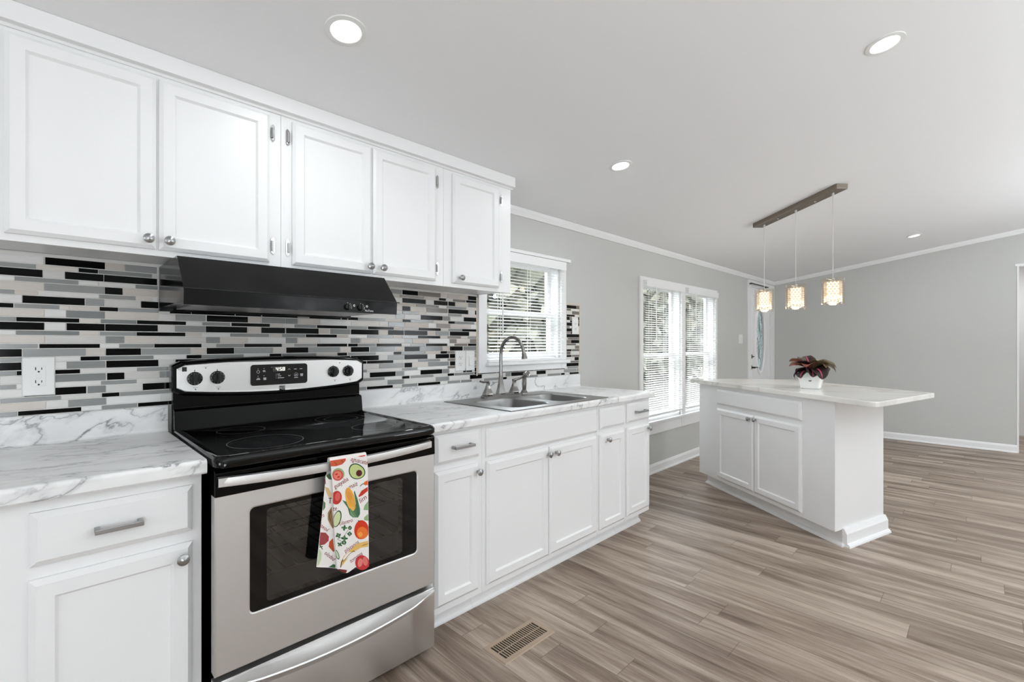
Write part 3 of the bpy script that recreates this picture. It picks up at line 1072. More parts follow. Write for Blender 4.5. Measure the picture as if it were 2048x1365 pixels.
# countertops with a rolled front edge and a backsplash lip
def top_prof(z0, z1, yf=-0.65, yb=0.0):
    r = 0.012
    P = [(yb, z0), (yf + 0.004, z0), (yf, z0 + 0.005)]
    for i in range(6):
        a = 0.5 * PI * i / 5
        P.append((yf + r - r * math.cos(a), z1 - r + r * math.sin(a)))
    return P + [(yb, z1)]


def lip(parent, x0, x1, z0, z1):
    mb = MB()
    mb.prism_x([(0, z0), (-0.030, z0), (-0.023, z0 + 0.004), (-0.020, z0 + 0.012), (-0.020, z1 - 0.004), (-0.016, z1), (0, z1)], x0, x1)
    return mb.build('backsplash_lip', M['marble'], parent)


t = thing('countertop', 'white marbled countertop left of the range', 'countertop', (-0.15, -0.32, 0.866), group='marbled countertops')
mb = MB()
mb.prism_x(top_prof(0.866, 0.907), -0.62, 0.336)
mb.build('worktop', M['marble'], t)
lip(t, -0.62, 0.340, 0.907, 1.0045)
t = thing('countertop', 'long white marbled countertop around the sink', 'countertop', (2.0, -0.32, 0.874), group='marbled countertops')
mb = MB()
mb.prism_x(top_prof(0.8745, 0.912), 1.1165, 1.655)
mb.prism_x(top_prof(0.8745, 0.912), 2.385, 2.960)
mb.prism_x(top_prof(0.8745, 0.912, -0.65, -0.594), 1.655, 2.385)
mb.box(1.655, 2.385, -0.20, 0.0, 0.8745, 0.912)
mb.build('worktop', M['marble'], t)
lip(t, 1.1165, 2.958, 0.912, 1.0035)

# ------------------------------------------------------------------ sink and faucet
t = thing('kitchen_sink', 'stainless double bowl sink set in the marbled countertop', 'sink', (2.01, -0.36, 0.912))
zd = 0.9165
mb = MB()
k = 6
cells = [((1.598, 2.0175), (1.672, 1.985)), ((2.0175, 2.428), (2.045, 2.332))]
for (cx0, cx1), (bx0, bx1) in cells:
    cy0, cy1, by0, by1 = -0.628, -0.095, -0.578, -0.215
    outer = []
    for (px, py) in ((cx0, cy0), (cx1, cy0), (cx1, cy1), (cx0, cy1)):
        outer += [(px, py)] * (k + 1)
    hole = rrect(bx0, bx1, by0, by1, 0.075, k)
    hole2 = rrect(bx0 + 0.006, bx1 - 0.006, by0 + 0.006, by1 - 0.006, 0.07, k)
    n0 = len(mb.v)
    mb.loops([[(x, y, zd) for x, y in outer], [(x, y, zd + 0.001) for x, y in hole], [(x, y, zd - 0.004) for x, y in hole2]], 0)
mb.loops([[(1.598, -0.628, zd), (2.428, -0.628, zd), (2.428, -0.095, zd), (1.598, -0.095, zd)],
          [(1.595, -0.631, zd - 0.004), (2.431, -0.631, zd - 0.004), (2.431, -0.092, zd - 0.004), (1.595, -0.092, zd - 0.004)]], 0)
mb.build('deck', M['sinksteel'], t)
for (cx0, cx1), (bx0, bx1) in cells:
    mb = MB()
    L = []
    for ins, z, r in ((0.006, zd - 0.004, 0.07), (0.010, zd - 0.02, 0.07), (0.022, 0.80, 0.07), (0.03, 0.765, 0.065), (0.055, 0.748, 0.05), (0.10, 0.744, 0.03)):
        L.append([(x, y, z) for x, y in rrect(bx0 + ins, bx1 - ins, -0.578 + ins, -0.215 - ins, r, k)])
    mb.loops(L, 0, False, True)
    bo = mb.build('basin', M['sinksteel'], t, smooth=True)
    mb = MB()
    mb.lathe([(0.042, 0.0), (0.040, 0.003), (0.03, 0.002), (0.001, 0.0015)], ((bx0 + bx1) / 2, -0.40, 0.7445), 'Z', 20)
    mb.build('drain', M['chrome'], bo, smooth=True)

FX, FY = 1.985, -0.148
t = thing('faucet', 'brushed steel gooseneck faucet with two lever handles at the sink', 'faucet', (FX, FY, 0.9175))
mb = MB()


def octo(cx, cy, hx, hy, z, ch):
    return [(cx - hx + ch, cy - hy, z), (cx + hx - ch, cy - hy, z), (cx + hx, cy - hy + ch, z), (cx + hx, cy + hy - ch, z),
            (cx + hx - ch, cy + hy, z), (cx - hx + ch, cy + hy, z), (cx - hx, cy + hy - ch, z), (cx - hx, cy - hy + ch, z)]


mb.loops([octo(FX, FY, 0.148, 0.030, 0.9172, 0.012), octo(FX, FY, 0.148, 0.030, 0.928, 0.012), octo(FX, FY, 0.140, 0.022, 0.938, 0.010)], 0, True, True)
mb.build('escutcheon', M['faucet'], t)
mb = MB()
mb.loops([octo(FX, FY, h, h, z, h * 0.5) for h, z in ((0.0285, 0.938), (0.027, 0.945), (0.020, 0.975), (0.0145, 1.01), (0.0115, 1.045))], 0, True, True)
path = [(FX, FY, 1.03), (FX, FY, 1.10), (FX, FY, 1.165)]
R_ = 0.097
for i in range(1, 17):
    a = PI * i / 16 * 0.93
    path.append((FX, FY - R_ + R_ * math.cos(a), 1.175 + R_ * 1.06 * math.sin(a)))
tip = path[-1]
path.append((FX, tip[1] - 0.006, tip[2] - 0.025))
mb.tube(path, [0.0115] + [0.0105] * (len(path) - 1), 14)
e = path[-1]
mb.tube([(FX, e[1] + 0.003, e[2] + 0.012), (FX, e[1], e[2]), (FX, e[1] - 0.003, e[2] - 0.02)], [0.0125, 0.0145, 0.0185], 14)
mb.build('spout', M['faucet'], t, smooth=True)
for dx, lev in ((-0.1065, [(0, 0, 0), (-0.012, -0.01, 0.004), (-0.05, -0.018, 0.004), (-0.078, -0.02, 0.010)]),
                (0.1165, [(0, 0, 0), (0.012, -0.004, 0.004), (0.05, -0.004, 0.010), (0.075, -0.002, 0.014)])):
    cx = FX + dx
    mb = MB()
    mb.loops([octo(cx, FY, h, h, z, h * 0.5) for h, z in ((0.031, 0.938), (0.029, 0.945), (0.017, 0.972), (0.0115, 0.992), (0.0115, 1.003), (0.014, 1.010), (0.013, 1.017))], 0, True, True)
    mb.tube([(cx + a, FY + b_, 1.011 + c_) for a, b_, c_ in lev], [0.009, 0.0085, 0.008, 0.0065], 10)
    mb.build('lever_handle', M['faucet'], t, smooth=False)
SX = 2.192
t = thing('side_sprayer', 'brushed steel side sprayer standing right of the gooseneck faucet', 'sprayer', (SX, FY, 0.9175))
mb = MB()
mb.loops([octo(SX, FY, h, h, z, h * 0.5) for h, z in ((0.026, 0.9172), (0.024, 0.925), (0.016, 0.938), (0.013, 0.945))], 0, True, True)
mb.build('holder', M['faucet'], t)
mb = MB()
mb.tube([(SX, FY, 0.944), (SX, FY - 0.001, 0.985), (SX, FY - 0.003, 1.02), (SX, FY - 0.008, 1.04), (SX, FY - 0.022, 1.047)], [0.013, 0.0165, 0.014, 0.015, 0.019], 14)
mb.lathe([(0.019, 0), (0.020, -0.01), (0.017, -0.014), (0.008, -0.012), (0.0005, -0.013)], (SX, FY - 0.022, 1.047), 'Y', 18)
mb.build('spray_wand', M['faucet'], t, smooth=True)


# ------------------------------------------------------------------ outlets and switches
def wallplate(kind, x0, x1, z0, z1, yw, label):
    xc, zc = (x0 + x1) / 2, (z0 + z1) / 2
    w, h = x1 - x0, z1 - z0
    name = {'o': 'wall_outlet', 'g': 'wall_outlet', 's': 'light_switch'}[kind]
    t = thing(name, label, 'outlet' if kind != 's' else 'light switch', (xc, yw, zc))
    mb = MB()
    mb.panel(x0, x1, z0, z1, [(0, yw), (0, yw - 0.003), (0.003, yw - 0.006)])
    mb.build('cover_plate', M['plate'], t)
    y = yw - 0.006
    if kind == 's':
        mb = MB()
        mb.panel(xc - 0.0165, xc + 0.0165, zc - 0.033, zc + 0.033, [(0, y), (0, y - 0.0015), (0.001, y - 0.002)])
        r = mb.build('rocker_frame', M['plate'], t)
        mb = MB()
        mb.loops([[(xc - 0.014, y - 0.002, zc - 0.030), (xc + 0.014, y - 0.002, zc - 0.030), (xc + 0.014, y - 0.002, zc + 0.030), (xc - 0.014, y - 0.002, zc + 0.030)],
                  [(xc - 0.013, y - 0.008, zc - 0.029), (xc + 0.013, y - 0.008, zc - 0.029), (xc + 0.013, y - 0.003, zc + 0.029), (xc - 0.013, y - 0.003, zc + 0.029)]], 0, True, True)
        mb.build('rocker', M['plate'], t)
    else:
        mb = MB()
        if kind == 'g':
            mb.panel(xc - 0.0165, xc + 0.0165, zc - 0.034, zc + 0.034, [(0, y), (0, y - 0.0015), (0.001, y - 0.002)])
            mb.panel(xc - 0.006, xc + 0.006, zc + 0.002, zc + 0.007, [(0, y - 0.002), (0.0005, y - 0.004)])
            mb.panel(xc - 0.006, xc + 0.006, zc - 0.007, zc - 0.002, [(0, y - 0.002), (0.0005, y - 0.004)])
        else:
            for s in (-1, 1):
                P = rrect(xc - 0.0165, xc + 0.0165, zc + s * 0.0195 - 0.014, zc + s * 0.0195 + 0.014, 0.010, 5)
                mb.loops([[(a, y, b_) for a, b_ in P], [(a, y - 0.002, b_) for a, b_ in P]], 0, True, True)
        for s in (-1, 1):
            zz = zc + s * (0.0195 if kind == 'o' else 0.0215)
            mb.box(xc - 0.0085, xc - 0.0060, y - 0.0024, y - 0.0005, zz - 0.001, zz + 0.0085, 1)
            mb.box(xc + 0.0060, xc + 0.0082, y - 0.0024, y - 0.0005, zz + 0.000, zz + 0.0075, 1)
            mb.lathe([(0.0028, -0.0005), (0.0028, -0.0024)], (xc, y, zz - 0.0065), 'Y', 10, 1)
        mb.build('receptacle', [M['plate'], M['slot']], t)
    for s in (-1, 1):
        mb = MB()
        mb.lathe([(0.003, 0.0005), (0.003, -0.001), (0.0005, -0.0012)], (xc, y, zc + s * h * 0.42), 'Y', 10)
        mb.build('screw', M['plate'], t)
    return t


wallplate('g', -0.050, 0.029, 1.069, 1.198, -0.007, 'white outlet on the mosaic tiles left of the range')
wallplate('o', 1.742, 1.818, 1.076, 1.198, -0.007, 'white outlet on the mosaic tiles left of the sink window')
wallplate('s', 1.8225, 1.893, 1.076, 1.196, -0.007, 'white rocker switch on the mosaic tiles beside the sink window')
wallplate('o', 2.872, 2.946, 1.312, 1.434, -0.007, 'white outlet on the narrow tile strip right of the sink window')
t = wallplate('s', 6.37, 6.50, 1.237, 1.358, -0.0005, 'white double switch plate beside the front door')

# ------------------------------------------------------------------ range hood
HX0, HX1 = 0.313, 1.075
t = thing('range_hood', 'black under-cabinet range hood above the electric range', 'range hood', (0.694, -0.25, 1.365))
prof = [(-0.0075, 1.366), (-0.0075, 1.533), (-0.352, 1.533), (-0.460, 1.417), (-0.455, 1.367), (-0.447, 1.367), (-0.452, 1.41), (-0.44, 1.375), (-0.025, 1.375), (-0.025, 1.366)]
prof = [(-0.0075, 1.3655), (-0.0075, 1.5335), (-0.352, 1.5335), (-0.459, 1.418), (-0.456, 1.3665), (-0.444, 1.3665), (-0.444, 1.378), (-0.03, 1.378), (-0.03, 1.3655)]
body_mb = MB()
body_mb.prism_x(prof, HX0, HX1)
mb = body_mb
mb.loops([[(x, -0.459, 1.420), (x, -0.4615, 1.419), (x, -0.4615, 1.416), (x, -0.459, 1.4155)] for x in (HX0 - 0.001, HX1 + 0.012)], 0, True, True)
mb = MB()
mb.box(0.36, 1.03, -0.40, -0.06, 1.372, 1.377)
mb.build('grease_filter', M['nickel'], t)
for i, x in enumerate((0.853, 0.908)):
    mb = MB()
    mb.lathe([(0.013, 0), (0.012, -0.008), (0.009, -0.012), (0.0005, -0.0125)], (x, -0.4575, 1.387), 'Y', 20)
    mb.box(x - 0.002, x + 0.002, -0.476, -0.469, 1.378, 1.397)
    mb.build('knob', M['blackplastic'], t, smooth=False)
mb = MB()
for x in (0.853, 0.908):
    for a in (90, 55, 30, 5, -15):
        px, pz = x + 0.0165 * math.cos(math.radians(a)), 1.387 + 0.0165 * math.sin(math.radians(a))
        mb.lathe([(0.0014, -0.4590), (0.0014, -0.4597)], (px, 0, pz), 'Y', 6)
    cx, cz = x + 0.027, 1.394
    for k in range(5):
        a = 2 * PI * k / 5
        mb.lathe([(0.0018, -0.4590), (0.0018, -0.4597)], (cx + 0.0035 * math.cos(a), 0, cz + 0.0035 * math.sin(a)), 'Y', 6)


def text_polys(body, size, shear=0.0, spacing=1.0):
    """Outline-filled text as triangles in its own XY plane, origin at the lower left."""
    cu = bpy.data.curves.new('lettering', 'FONT')
    cu.body = body
    cu.size = size
    cu.shear = shear
    cu.space_character = spacing
    cu.resolution_u = 3
    ob = bpy.data.objects.new('lettering', cu)
    C.objects.link(ob)
    dg = bpy.context.evaluated_depsgraph_get()
    me = bpy.data.meshes.new_from_object(ob.evaluated_get(dg))
    out = [[tuple(me.vertices[i].co[:2]) for i in p.vertices] for p in me.polygons]
    bpy.data.objects.remove(ob)
    bpy.data.curves.remove(cu)
    bpy.data.meshes.remove(me)
    return out


for P in text_polys('NuTone', 0.0115, spacing=0.95):
    mb.poly([(0.926 + a, -0.4597, 1.3725 + b_) for a, b_ in P])
body_mb.add(mb, 1)
body_mb.build('hood_body', [M['hood'], M['whiteprint']], t, bevel=0.0018)

# ------------------------------------------------------------------ electric range
RX0, RX1 = 0.347, 1.108
RXC = (RX0 + RX1) / 2
t = thing('electric_range', 'stainless and black freestanding electric range between the countertops', 'range', (RXC, -0.36, 0.0))
mb = MB()
def rect_y(x0, x1, z0, z1, y):
    return [(x0, y, z0), (x1, y, z0), (x1, y, z1), (x0, y, z1)]


mb.loops([rect_y(RX0 + 0.003, RX1 - 0.003, 0.025, 0.884, -0.035), rect_y(RX0 + 0.003, RX1 - 0.003, 0.025, 0.884, -0.640), rect_y(0.425, 1.035, 0.36, 0.775, -0.640)], 0, True)
mb.loops([rect_y(0.425, 1.035, 0.36, 0.775, -0.640), rect_y(0.43, 1.03, 0.365, 0.77, -0.17)], 1, False, True)
mb.build('body', [M['black'], mat('grey_oven_lining', (150, 150, 150), 0.5)], t)
for z in (0.50, 0.63):
    mb = MB()
    for i in range(15):
        x = 0.445 + 0.57 * i / 14
        mb.tube([(x, -0.60, z), (x, -0.18, z)], 0.0025, 5)
    for y in (-0.605, -0.40, -0.185):
        mb.tube([(0.432, y, z - 0.003), (1.028, y, z - 0.003)], 0.0035, 6)
    mb.build('oven_rack', M['bronze'], t)
for (x, y) in ((0.40, -0.60), (1.065, -0.60), (0.40, -0.10), (1.065, -0.10)):
    mb = MB()
    mb.lathe([(0.021, 0.0005), (0.021, 0.010), (0.010, 0.012), (0.010, 0.030)], (x, y, 0), 'Z', 16)
    mb.build('foot', M['blackplastic'], t)
# cooktop: moulded rim around a glass plate with printed burner rings
mb = MB()


def rr3(ins, z, r, y0=-0.704, y1=-0.060):
    return [(x, y, z) for x, y in rrect(RX0 - 0.003 + ins, RX1 + 0.003 - ins, y0 + ins, y1 - ins, max(r, 0.004), 6)]


mb.loops([rr3(0.004, 0.884, 0.03), rr3(0.0, 0.889, 0.032), rr3(0.0, 0.905, 0.032), rr3(0.006, 0.915, 0.030), rr3(0.016, 0.918, 0.025),
          rr3(0.024, 0.915, 0.022), rr3(0.030, 0.9115, 0.02)], 0, True, True)


def ring(cx, cy, r, w=0.0016):
    n = 56
    mb.loops([[(cx + (r + d) * math.cos(2 * PI * i / n), cy + (r + d) * math.sin(2 * PI * i / n), 0.9119) for i in range(n)] for d in (-w, w)], 1)


for cx, cy, r in ((0.535, -0.52, 0.115), (0.535, -0.235, 0.08), (0.93, -0.235, 0.105), (0.93, -0.235, 0.07), (0.93, -0.52, 0.08)):
    ring(cx, cy, r)
mb.build('cooktop', [M['blackglass'], M['lightprint']], t, smooth=True)

# backguard
NX = 28


def arc_loop(y, grow, nz=0.0, bow=0.0):
    """Outline of the control panel: both long edges bow apart towards the middle."""
    lo, hi = [], []
    w = (RX1 - RX0) / 2 - 0.002 + grow
    for i in range(NX + 1):
        u_ = -1 + 2 * i / NX
        x = RXC + u_ * w
        c_ = min(1.0, (1 - abs(u_)) * w / 0.02)
        rnd_ = 0.012 * (1 - math.sqrt(max(0, 1 - (1 - c_) ** 2)))
        yy = y - bow * (1 - u_ * u_)
        lo.append((x, yy, 1.056 - 0.022 * (1 - u_ * u_) - grow + rnd_))
        hi.append((x, yy, 1.164 + 0.016 * (1 - u_ * u_) + grow - rnd_))
    return lo + hi[::-1]


mb = MB()
mb.loops([arc_loop(-0.028, 0.002), arc_loop(-0.040, 0.008), arc_loop(-0.080, 0.008, 0, 0.006), arc_loop(-0.092, 0.003, 0, 0.008)], 0, True, True)
mb.prism_x([(-0.03, 0.885), (-0.105, 0.895), (-0.094, 0.915), (-0.084, 0.985), (-0.076, 0.990), (-0.060, 0.992), (-0.060, 1.06), (-0.03, 1.06)], RX0 + 0.002, RX1 - 0.002)
bgd = mb.build('backguard', M['black'], t, bevel=0.003)
mb = MB()
mb.loops([arc_loop(-0.0905, -0.006, 0, 0.008), arc_loop(-0.096, -0.006, 0, 0.008), arc_loop(-0.0975, -0.008, 0, 0.008)], 0, True, True)
cp_mb = mb


def yb_(x):
    u_ = (x - RXC) / ((RX1 - RX0) / 2)
    return -0.0975 - 0.008 * (1 - u_ * u_)


# emblem, indicator lamps and printed marks on the steel
mb = MB()
ye = yb_(0.727) - 0.0003
ex, ez, ew = 0.7165, 1.0405, 0.0235
mb.poly([(ex, ye, ez + 0.018), (ex + ew, ye, ez + 0.018), (ex + ew, ye, ez + 0.0205), (ex, ye, ez + 0.0205)])
mb.poly([(ex, ye, ez + 0.0125), (ex + ew * 0.45, ye, ez + 0.0125), (ex + ew, ye, ez + 0.0145), (ex + ew, ye, ez + 0.0165), (ex, ye, ez + 0.0165)])
mb.poly([(ex + ew * 0.3, ye, ez + 0.0085), (ex + ew * 0.55, ye, ez + 0.0072), (ex + ew, ye, ez + 0.0072), (ex + ew, ye, ez + 0.0115), (ex + ew * 0.55, ye, ez + 0.0110)])
mb.poly([(ex, ye, ez), (ex + ew, ye, ez), (ex + ew, ye, ez + 0.005), (ex + ew * 0.5, ye, ez + 0.005), (ex + ew * 0.2, ye, ez + 0.0095), (ex, ye, ez + 0.0095)])
cp_mb.add(mb, 1)
mb = MB()
mb.box(0.371, 0.386, yb_(0.378) - 0.0015, yb_(0.378) + 0.001, 1.136, 1.153)
for x, z in ((0.414, 1.066), (0.490, 1.063), (0.962, 1.069), (1.037, 1.069), (0.447, 1.147), (0.985, 1.152)):
    mb.lathe([(0.0022, 0), (0.0022, -0.0009)], (x, yb_(x), z), 'Y', 10)
for x in (0.411, 0.486, 0.954, 1.027):
    mb.box(x - 0.0012, x + 0.0012, yb_(x) - 0.0006, yb_(x) + 0.0005, 1.1345, 1.141)
cp_mb.add(mb, 1)
mb = MB()
for x, z in ((0.414, 1.073), (0.490, 1.070), (0.962, 1.075), (1.037, 1.075), (0.447, 1.152)):
    mb.box(x - 0.008, x + 0.008, yb_(x) - 0.0005, yb_(x) + 0.0005, z - 0.0005, z + 0.0005)
for z in (1.143, 1.146):
    mb.box(0.358, 0.367, yb_(0.362) - 0.0005, yb_(0.362) + 0.0005, z - 0.0004, z + 0.0004)
cp_mb.add(mb, 2)
cp = cp_mb.build('control_panel', [M['steel'], M['slot'], M['greyprint']], t)


for x, z in ((0.411, 1.108), (0.486, 1.109), (0.954, 1.112), (1.027, 1.112)):
    mb = MB()
    y = yb_(x)
    mb.lathe([(0.0255, 0.0005), (0.0255, -0.006), (0.0235, -0.008), (0.0205, -0.0085), (0.019, -0.018), (0.017, -0.020), (0.0005, -0.020)], (x, y, z), 'Y', 28)
    mb.loops([[(x + sx_ * w, y - d, z + sz * h) for sx_, sz in ((-1, -1), (1, -1), (1, 1), (-1, 1))] for w, h, d in ((0.0065, 0.020, 0.018), (0.0055, 0.0195, 0.030), (0.004, 0.018, 0.032))], 0, True, True)
    for k in range(11):
        a = math.radians(90 - 32 - k * 29.6)
        mb.lathe([(0.0011, -0.0083), (0.0011, -0.0091)], (x + 0.0222 * math.cos(a), y, z + 0.0222 * math.sin(a)), 'Y', 6, 1)
    mb.build('burner_knob', [M['blackplastic'], M['whiteprint']], cp, smooth=True)
# display
mb = MB()
DX0, DX1, DZ0, DZ1 = 0.604, 0.834, 1.067, 1.154
yd = yb_(RXC) - 0.0012
P = rrect(DX0, DX1, DZ0, DZ1, 0.012, 5)
mb.loops([[(a, yd + 0.003, b_) for a, b_ in P], [(a, yd, b_) for a, b_ in P]], 0, True, True)
Q = rrect(0.690, 0.741, 1.1225, 1.1435, 0.001, 1)
mb.poly([(a, yd - 0.0003, b_) for a, b_ in Q], 1)
disp_mb = mb
mb = MB()
SEG = {'4': 'bcfg', '5': 'acdfg', '8': 'abcdefg'}


def digit(ch, x, z, w, h):
    tk = 0.0017
    hz = h / 2
    seg = {'a': (0, h, w, h), 'b': (w, hz, w, h), 'c': (w, 0, w, hz), 'd': (0, 0, w, 0), 'e': (0, 0, 0, hz), 'f': (0, hz, 0, h), 'g': (0, hz, w, hz)}
    for s in SEG[ch]:
        a, b_, c_, d_ = seg[s]
        sl = 0.12
        x0_, x1_ = x + a + b_ * sl, x + c_ + d_ * sl
        mb.box(min(x0_, x1_) - tk / 2, max(x0_, x1_) + tk / 2, yd - 0.0012, yd - 0.0004, z + b_ - tk / 2, z + d_ + tk / 2)


digit('4', 0.702, 1.1265, 0.007, 0.013)
digit('5', 0.7165, 1.1265, 0.007, 0.013)
digit('8', 0.729, 1.1265, 0.007, 0.013)
for z in (1.130, 1.1365):
    mb.box(0.7125, 0.7138, yd - 0.0012, yd - 0.0004, z - 0.0008, z + 0.0008)
disp_mb.add(mb, 2)
mb = MB()


def dash(x, z, w, h=0.0022):
    mb.box(x - w / 2, x + w / 2, yd - 0.0010, yd - 0.0003, z - h / 2, z + h / 2)


def stroke(pts, r=0.0007):
    mb.tube([(a, yd - 0.0008, b_) for a, b_ in pts], r, 4)


stroke([(0.6325 + 0.0055 * math.cos(a * PI / 8), 1.124 + 0.0055 * math.sin(a * PI / 8)) for a in range(17)])
for x, z, w in ((0.655, 1.1285, 0.009), (0.656, 1.1245, 0.010), (0.633, 1.097, 0.010), (0.633, 1.0925, 0.015), (0.658, 1.098, 0.011), (0.658, 1.094, 0.012), (0.658, 1.0905, 0.010),
                (0.713, 1.111, 0.010), (0.716, 1.1035, 0.014), (0.722, 1.0955, 0.026), (0.782, 1.131, 0.011), (0.806, 1.131, 0.011),
                (0.785, 1.104, 0.011), (0.785, 1.093, 0.016), (0.809, 1.108, 0.012), (0.809, 1.104, 0.012), (0.809, 1.100, 0.010)):
    dash(x, z, w)
for x, z in ((0.703, 1.111), (0.703, 1.1035), (0.703, 1.0955), (0.632, 1.136), (0.655, 1.137), (0.632, 1.106), (0.655, 1.107), (0.685, 1.141), (0.785, 1.1085)):
    dash(x, z, 0.0022, 0.0022)
stroke([(0.752, 1.129), (0.7565, 1.1335), (0.761, 1.129)], 0.001)
stroke([(0.752, 1.1055), (0.7565, 1.101), (0.761, 1.1055)], 0.001)
stroke([(0.785 + 0.0085 * math.cos(a * PI / 8), 1.1055 + 0.0085 * math.sin(a * PI / 8)) for a in range(17)], 0.0004)
disp_mb.add(mb, 3)
disp_mb.build('clock_display', [mat('black_display_glass', (10, 10, 10), 0.15), mat('dim_clock_window', (62, 62, 58), 0.3), M['clock'], M['whiteprint']], cp)
# oven door
mb = MB()
WX0, WX1, WZ0, WZ1 = 0.438, 1.026, 0.432, 0.749
k = 5
outer = []
for (px, pz) in ((RX0 + 0.004, 0.287), (RX1 - 0.004, 0.287), (RX1 - 0.004, 0.800), (RX0 + 0.004, 0.800)):
    outer += [(px, pz)] * (k + 1)
h1 = rrect(WX0 - 0.004, WX1 + 0.004, WZ0 - 0.004, WZ1 + 0.004, 0.018, k)
h2 = rrect(WX0, WX1, WZ0, WZ1, 0.015, k)
edge = []
for (px, pz) in ((RX0, 0.283), (RX1, 0.283), (RX1, 0.800), (RX0, 0.800)):
    edge += [(px, pz)] * (k + 1)
mb.loops([[(x, -0.645, z) for x, z in edge], [(x, -0.681, z) for x, z in edge], [(x, -0.685, z) for x, z in outer], [(x, -0.685, z) for x, z in h1],
          [(x, -0.6835, z) for x, z in h2], [(x, -0.680, z) for x, z in h2]], 0)
od = mb.build('oven_door', M['steel'], t)
mb = MB()
P = rrect(0.486, 0.965, 0.449, 0.735, 0.012, k)
mb.loops([[(x, -0.6815, z) for x, z in h2], [(x, -0.6815, z) for x, z in P], [(x, -0.650, z) for x, z in P]], 0)
ow = mb.build('oven_window', M['blackglass'], od)
mb = MB()
mb.poly([(x, -0.6800, z) for x, z in P])
mb.build('window_glass', glassy('tinted_oven_glass', (0.42, 0.42, 0.42), 0.22, 0.03), od)
mb = MB()
mb.loops([[(x, -0.645, 0.800), (x, -0.687, 0.8005), (x, -0.688, 0.806), (x, -0.686, 0.868), (x, -0.678, 0.876), (x, -0.645, 0.878)] for x in (RX0, RX1)], 0, True, True)
for x0_, x1_ in ((0.50, 0.58), (0.61, 0.69), (0.75, 0.83), (0.86, 0.94)):
    for y in (-0.673, -0.667, -0.661):
        mb.box(x0_, x1_, y - 0.0012, y + 0.0012, 0.876, 0.8795)
mb.build('door_top_trim', M['black'], od, bevel=0.002)
mb = MB()
L = []
for i in range(25):
    u_ = -1 + 2 * i / 24
    x = RXC - 0.008 + u_ * 0.366
    bow = 0.030 * (1 - u_ ** 2) + 0.006
    dz = -0.006 * (1 - u_ ** 2)
    y1 = -0.688 - bow
    L.append([(x, y1 + 0.008, 0.828 + dz), (x, y1, 0.831 + dz), (x, y1 - 0.002, 0.843 + dz), (x, y1, 0.856 + dz), (x, y1 + 0.008, 0.859 + dz)])
mb.loops(L, 0, True, True)
for s in (-1, 1):
    x = RXC - 0.008 + s * 0.352
    mb.box(x - 0.014, x + 0.014, -0.698, -0.684, 0.832, 0.856)
mb.build('door_handle', M['steel'], od, smooth=True)
# storage drawer with its swept lip
mb = MB()
L = []
for i in range(33):
    u_ = -1 + 2 * i / 32
    x = RXC + u_ * (RX1 - RX0) / 2
    g_ = max(0.0, 1 - (abs(u_) / 0.975) ** 2.0)
    zl = 0.2535 - 0.036 * g_
    d = 0.022 * min(1, g_ * 2.2)
    L.append([(x, -0.645, 0.264), (x, -0.679, 0.264), (x, -0.681 + d * 0.15, 0.262), (x, -0.681 + d, zl + 0.010 * (0.3 + g_)), (x, -0.683 + d * 0.3, zl + 0.002),
              (x, -0.684 - d * 0.75, zl), (x, -0.685 - d * 0.85, zl - 0.004), (x, -0.684 - d * 0.5, zl - 0.018), (x, -0.684, zl - 0.030), (x, -0.684, 0.036), (x, -0.678, 0.028), (x, -0.645, 0.028)])
mb.loops(L, 0, True, True)
mb.build('storage_drawer', M['steel'], t, smooth=True)

# ------------------------------------------------------------------ printed towel over the oven handle
t = thing('kitchen_towel', 'white towel printed with fruits and vegetables, hanging on the oven door handle', 'towel', (0.72, -0.74, 0.66))


def towel_xz(px, py):
    return (0.5942 + 0.0003052 * px + 5.27e-8 * px * px, 0.92376 - 4.285e-5 * px - 3.1032e-4 * py - 5.067e-8 * px * py - 1.353e-8 * px * px)


def towel_y(x, z, layer):
    """Depth of the cloth: soft folds that open towards the hem."""
    f_ = min(1.0, max(0.0, (0.86 - z) / 0.39))
    y = -0.7375 if layer == 0 else -0.7305
    y += 0.004 * f_ * math.sin((x - 0.66) * 60 + 1.0) + 0.010 * f_ * (1 if layer == 1 else 0.6)
    return y


PTS_F = [[(203, 163), (215, 230), (240, 480), (258, 880), (285, 1266)], [(575, 103), (590, 230), (596, 480), (603, 880), (609, 1240)]]
mb = MB()


def lerp_edge(E, v_):
    s = v_ * (len(E) - 1)
    i = min(int(s), len(E) - 2)
    f_ = s - i
    return tuple(E[i][k] * (1 - f_) + E[i + 1][k] * f_ for k in (0, 1))


def cloth(edges, layer, nx=16, nz=28, hem=None, wrap=True):
    rows = []
    for j in range(nz + 1):
        v_ = j / nz
        a, b_ = lerp_edge(edges[0], v_), lerp_edge(edges[1], v_)
        row = []
        for i in range(nx + 1):
            u_ = i / nx
            px, py = a[0] * (1 - u_) + b_[0] * u_, a[1] * (1 - u_) + b_[1] * u_
            if hem:
                py += hem(u_) * v_ ** 6
            x, z = towel_xz(px, py)
            row.append((x, towel_y(x, z, layer), z))
        rows.append(row)
    if wrap:
        top = rows[0]
        for dz, yy in ((0.006, -0.7345), (0.008, -0.728), (0.006, -0.7215), (-0.012, -0.7165), (-0.05, -0.712), (-0.12, -0.705), (-0.2, -0.700)):
            rows.insert(0, [(x, yy, z + dz) for x, y, z in top])
    mb.loops(rows, 0, closed=False)


cloth(PTS_F, 0, hem=lambda u_: 50 * max(0, 1 - abs(u_ - 0.28) / 0.28) if u_ < 0.56 else 0)
cloth([[(172, 312), (160, 480), (130, 800), (83, 1255)], [(240, 300), (262, 480), (275, 800), (300, 1275)]], 1, nx=8, wrap=False)

TM = [mat('white_towel_cotton', (238, 234, 230), 0.9, spec=0.1)]
TI = {}


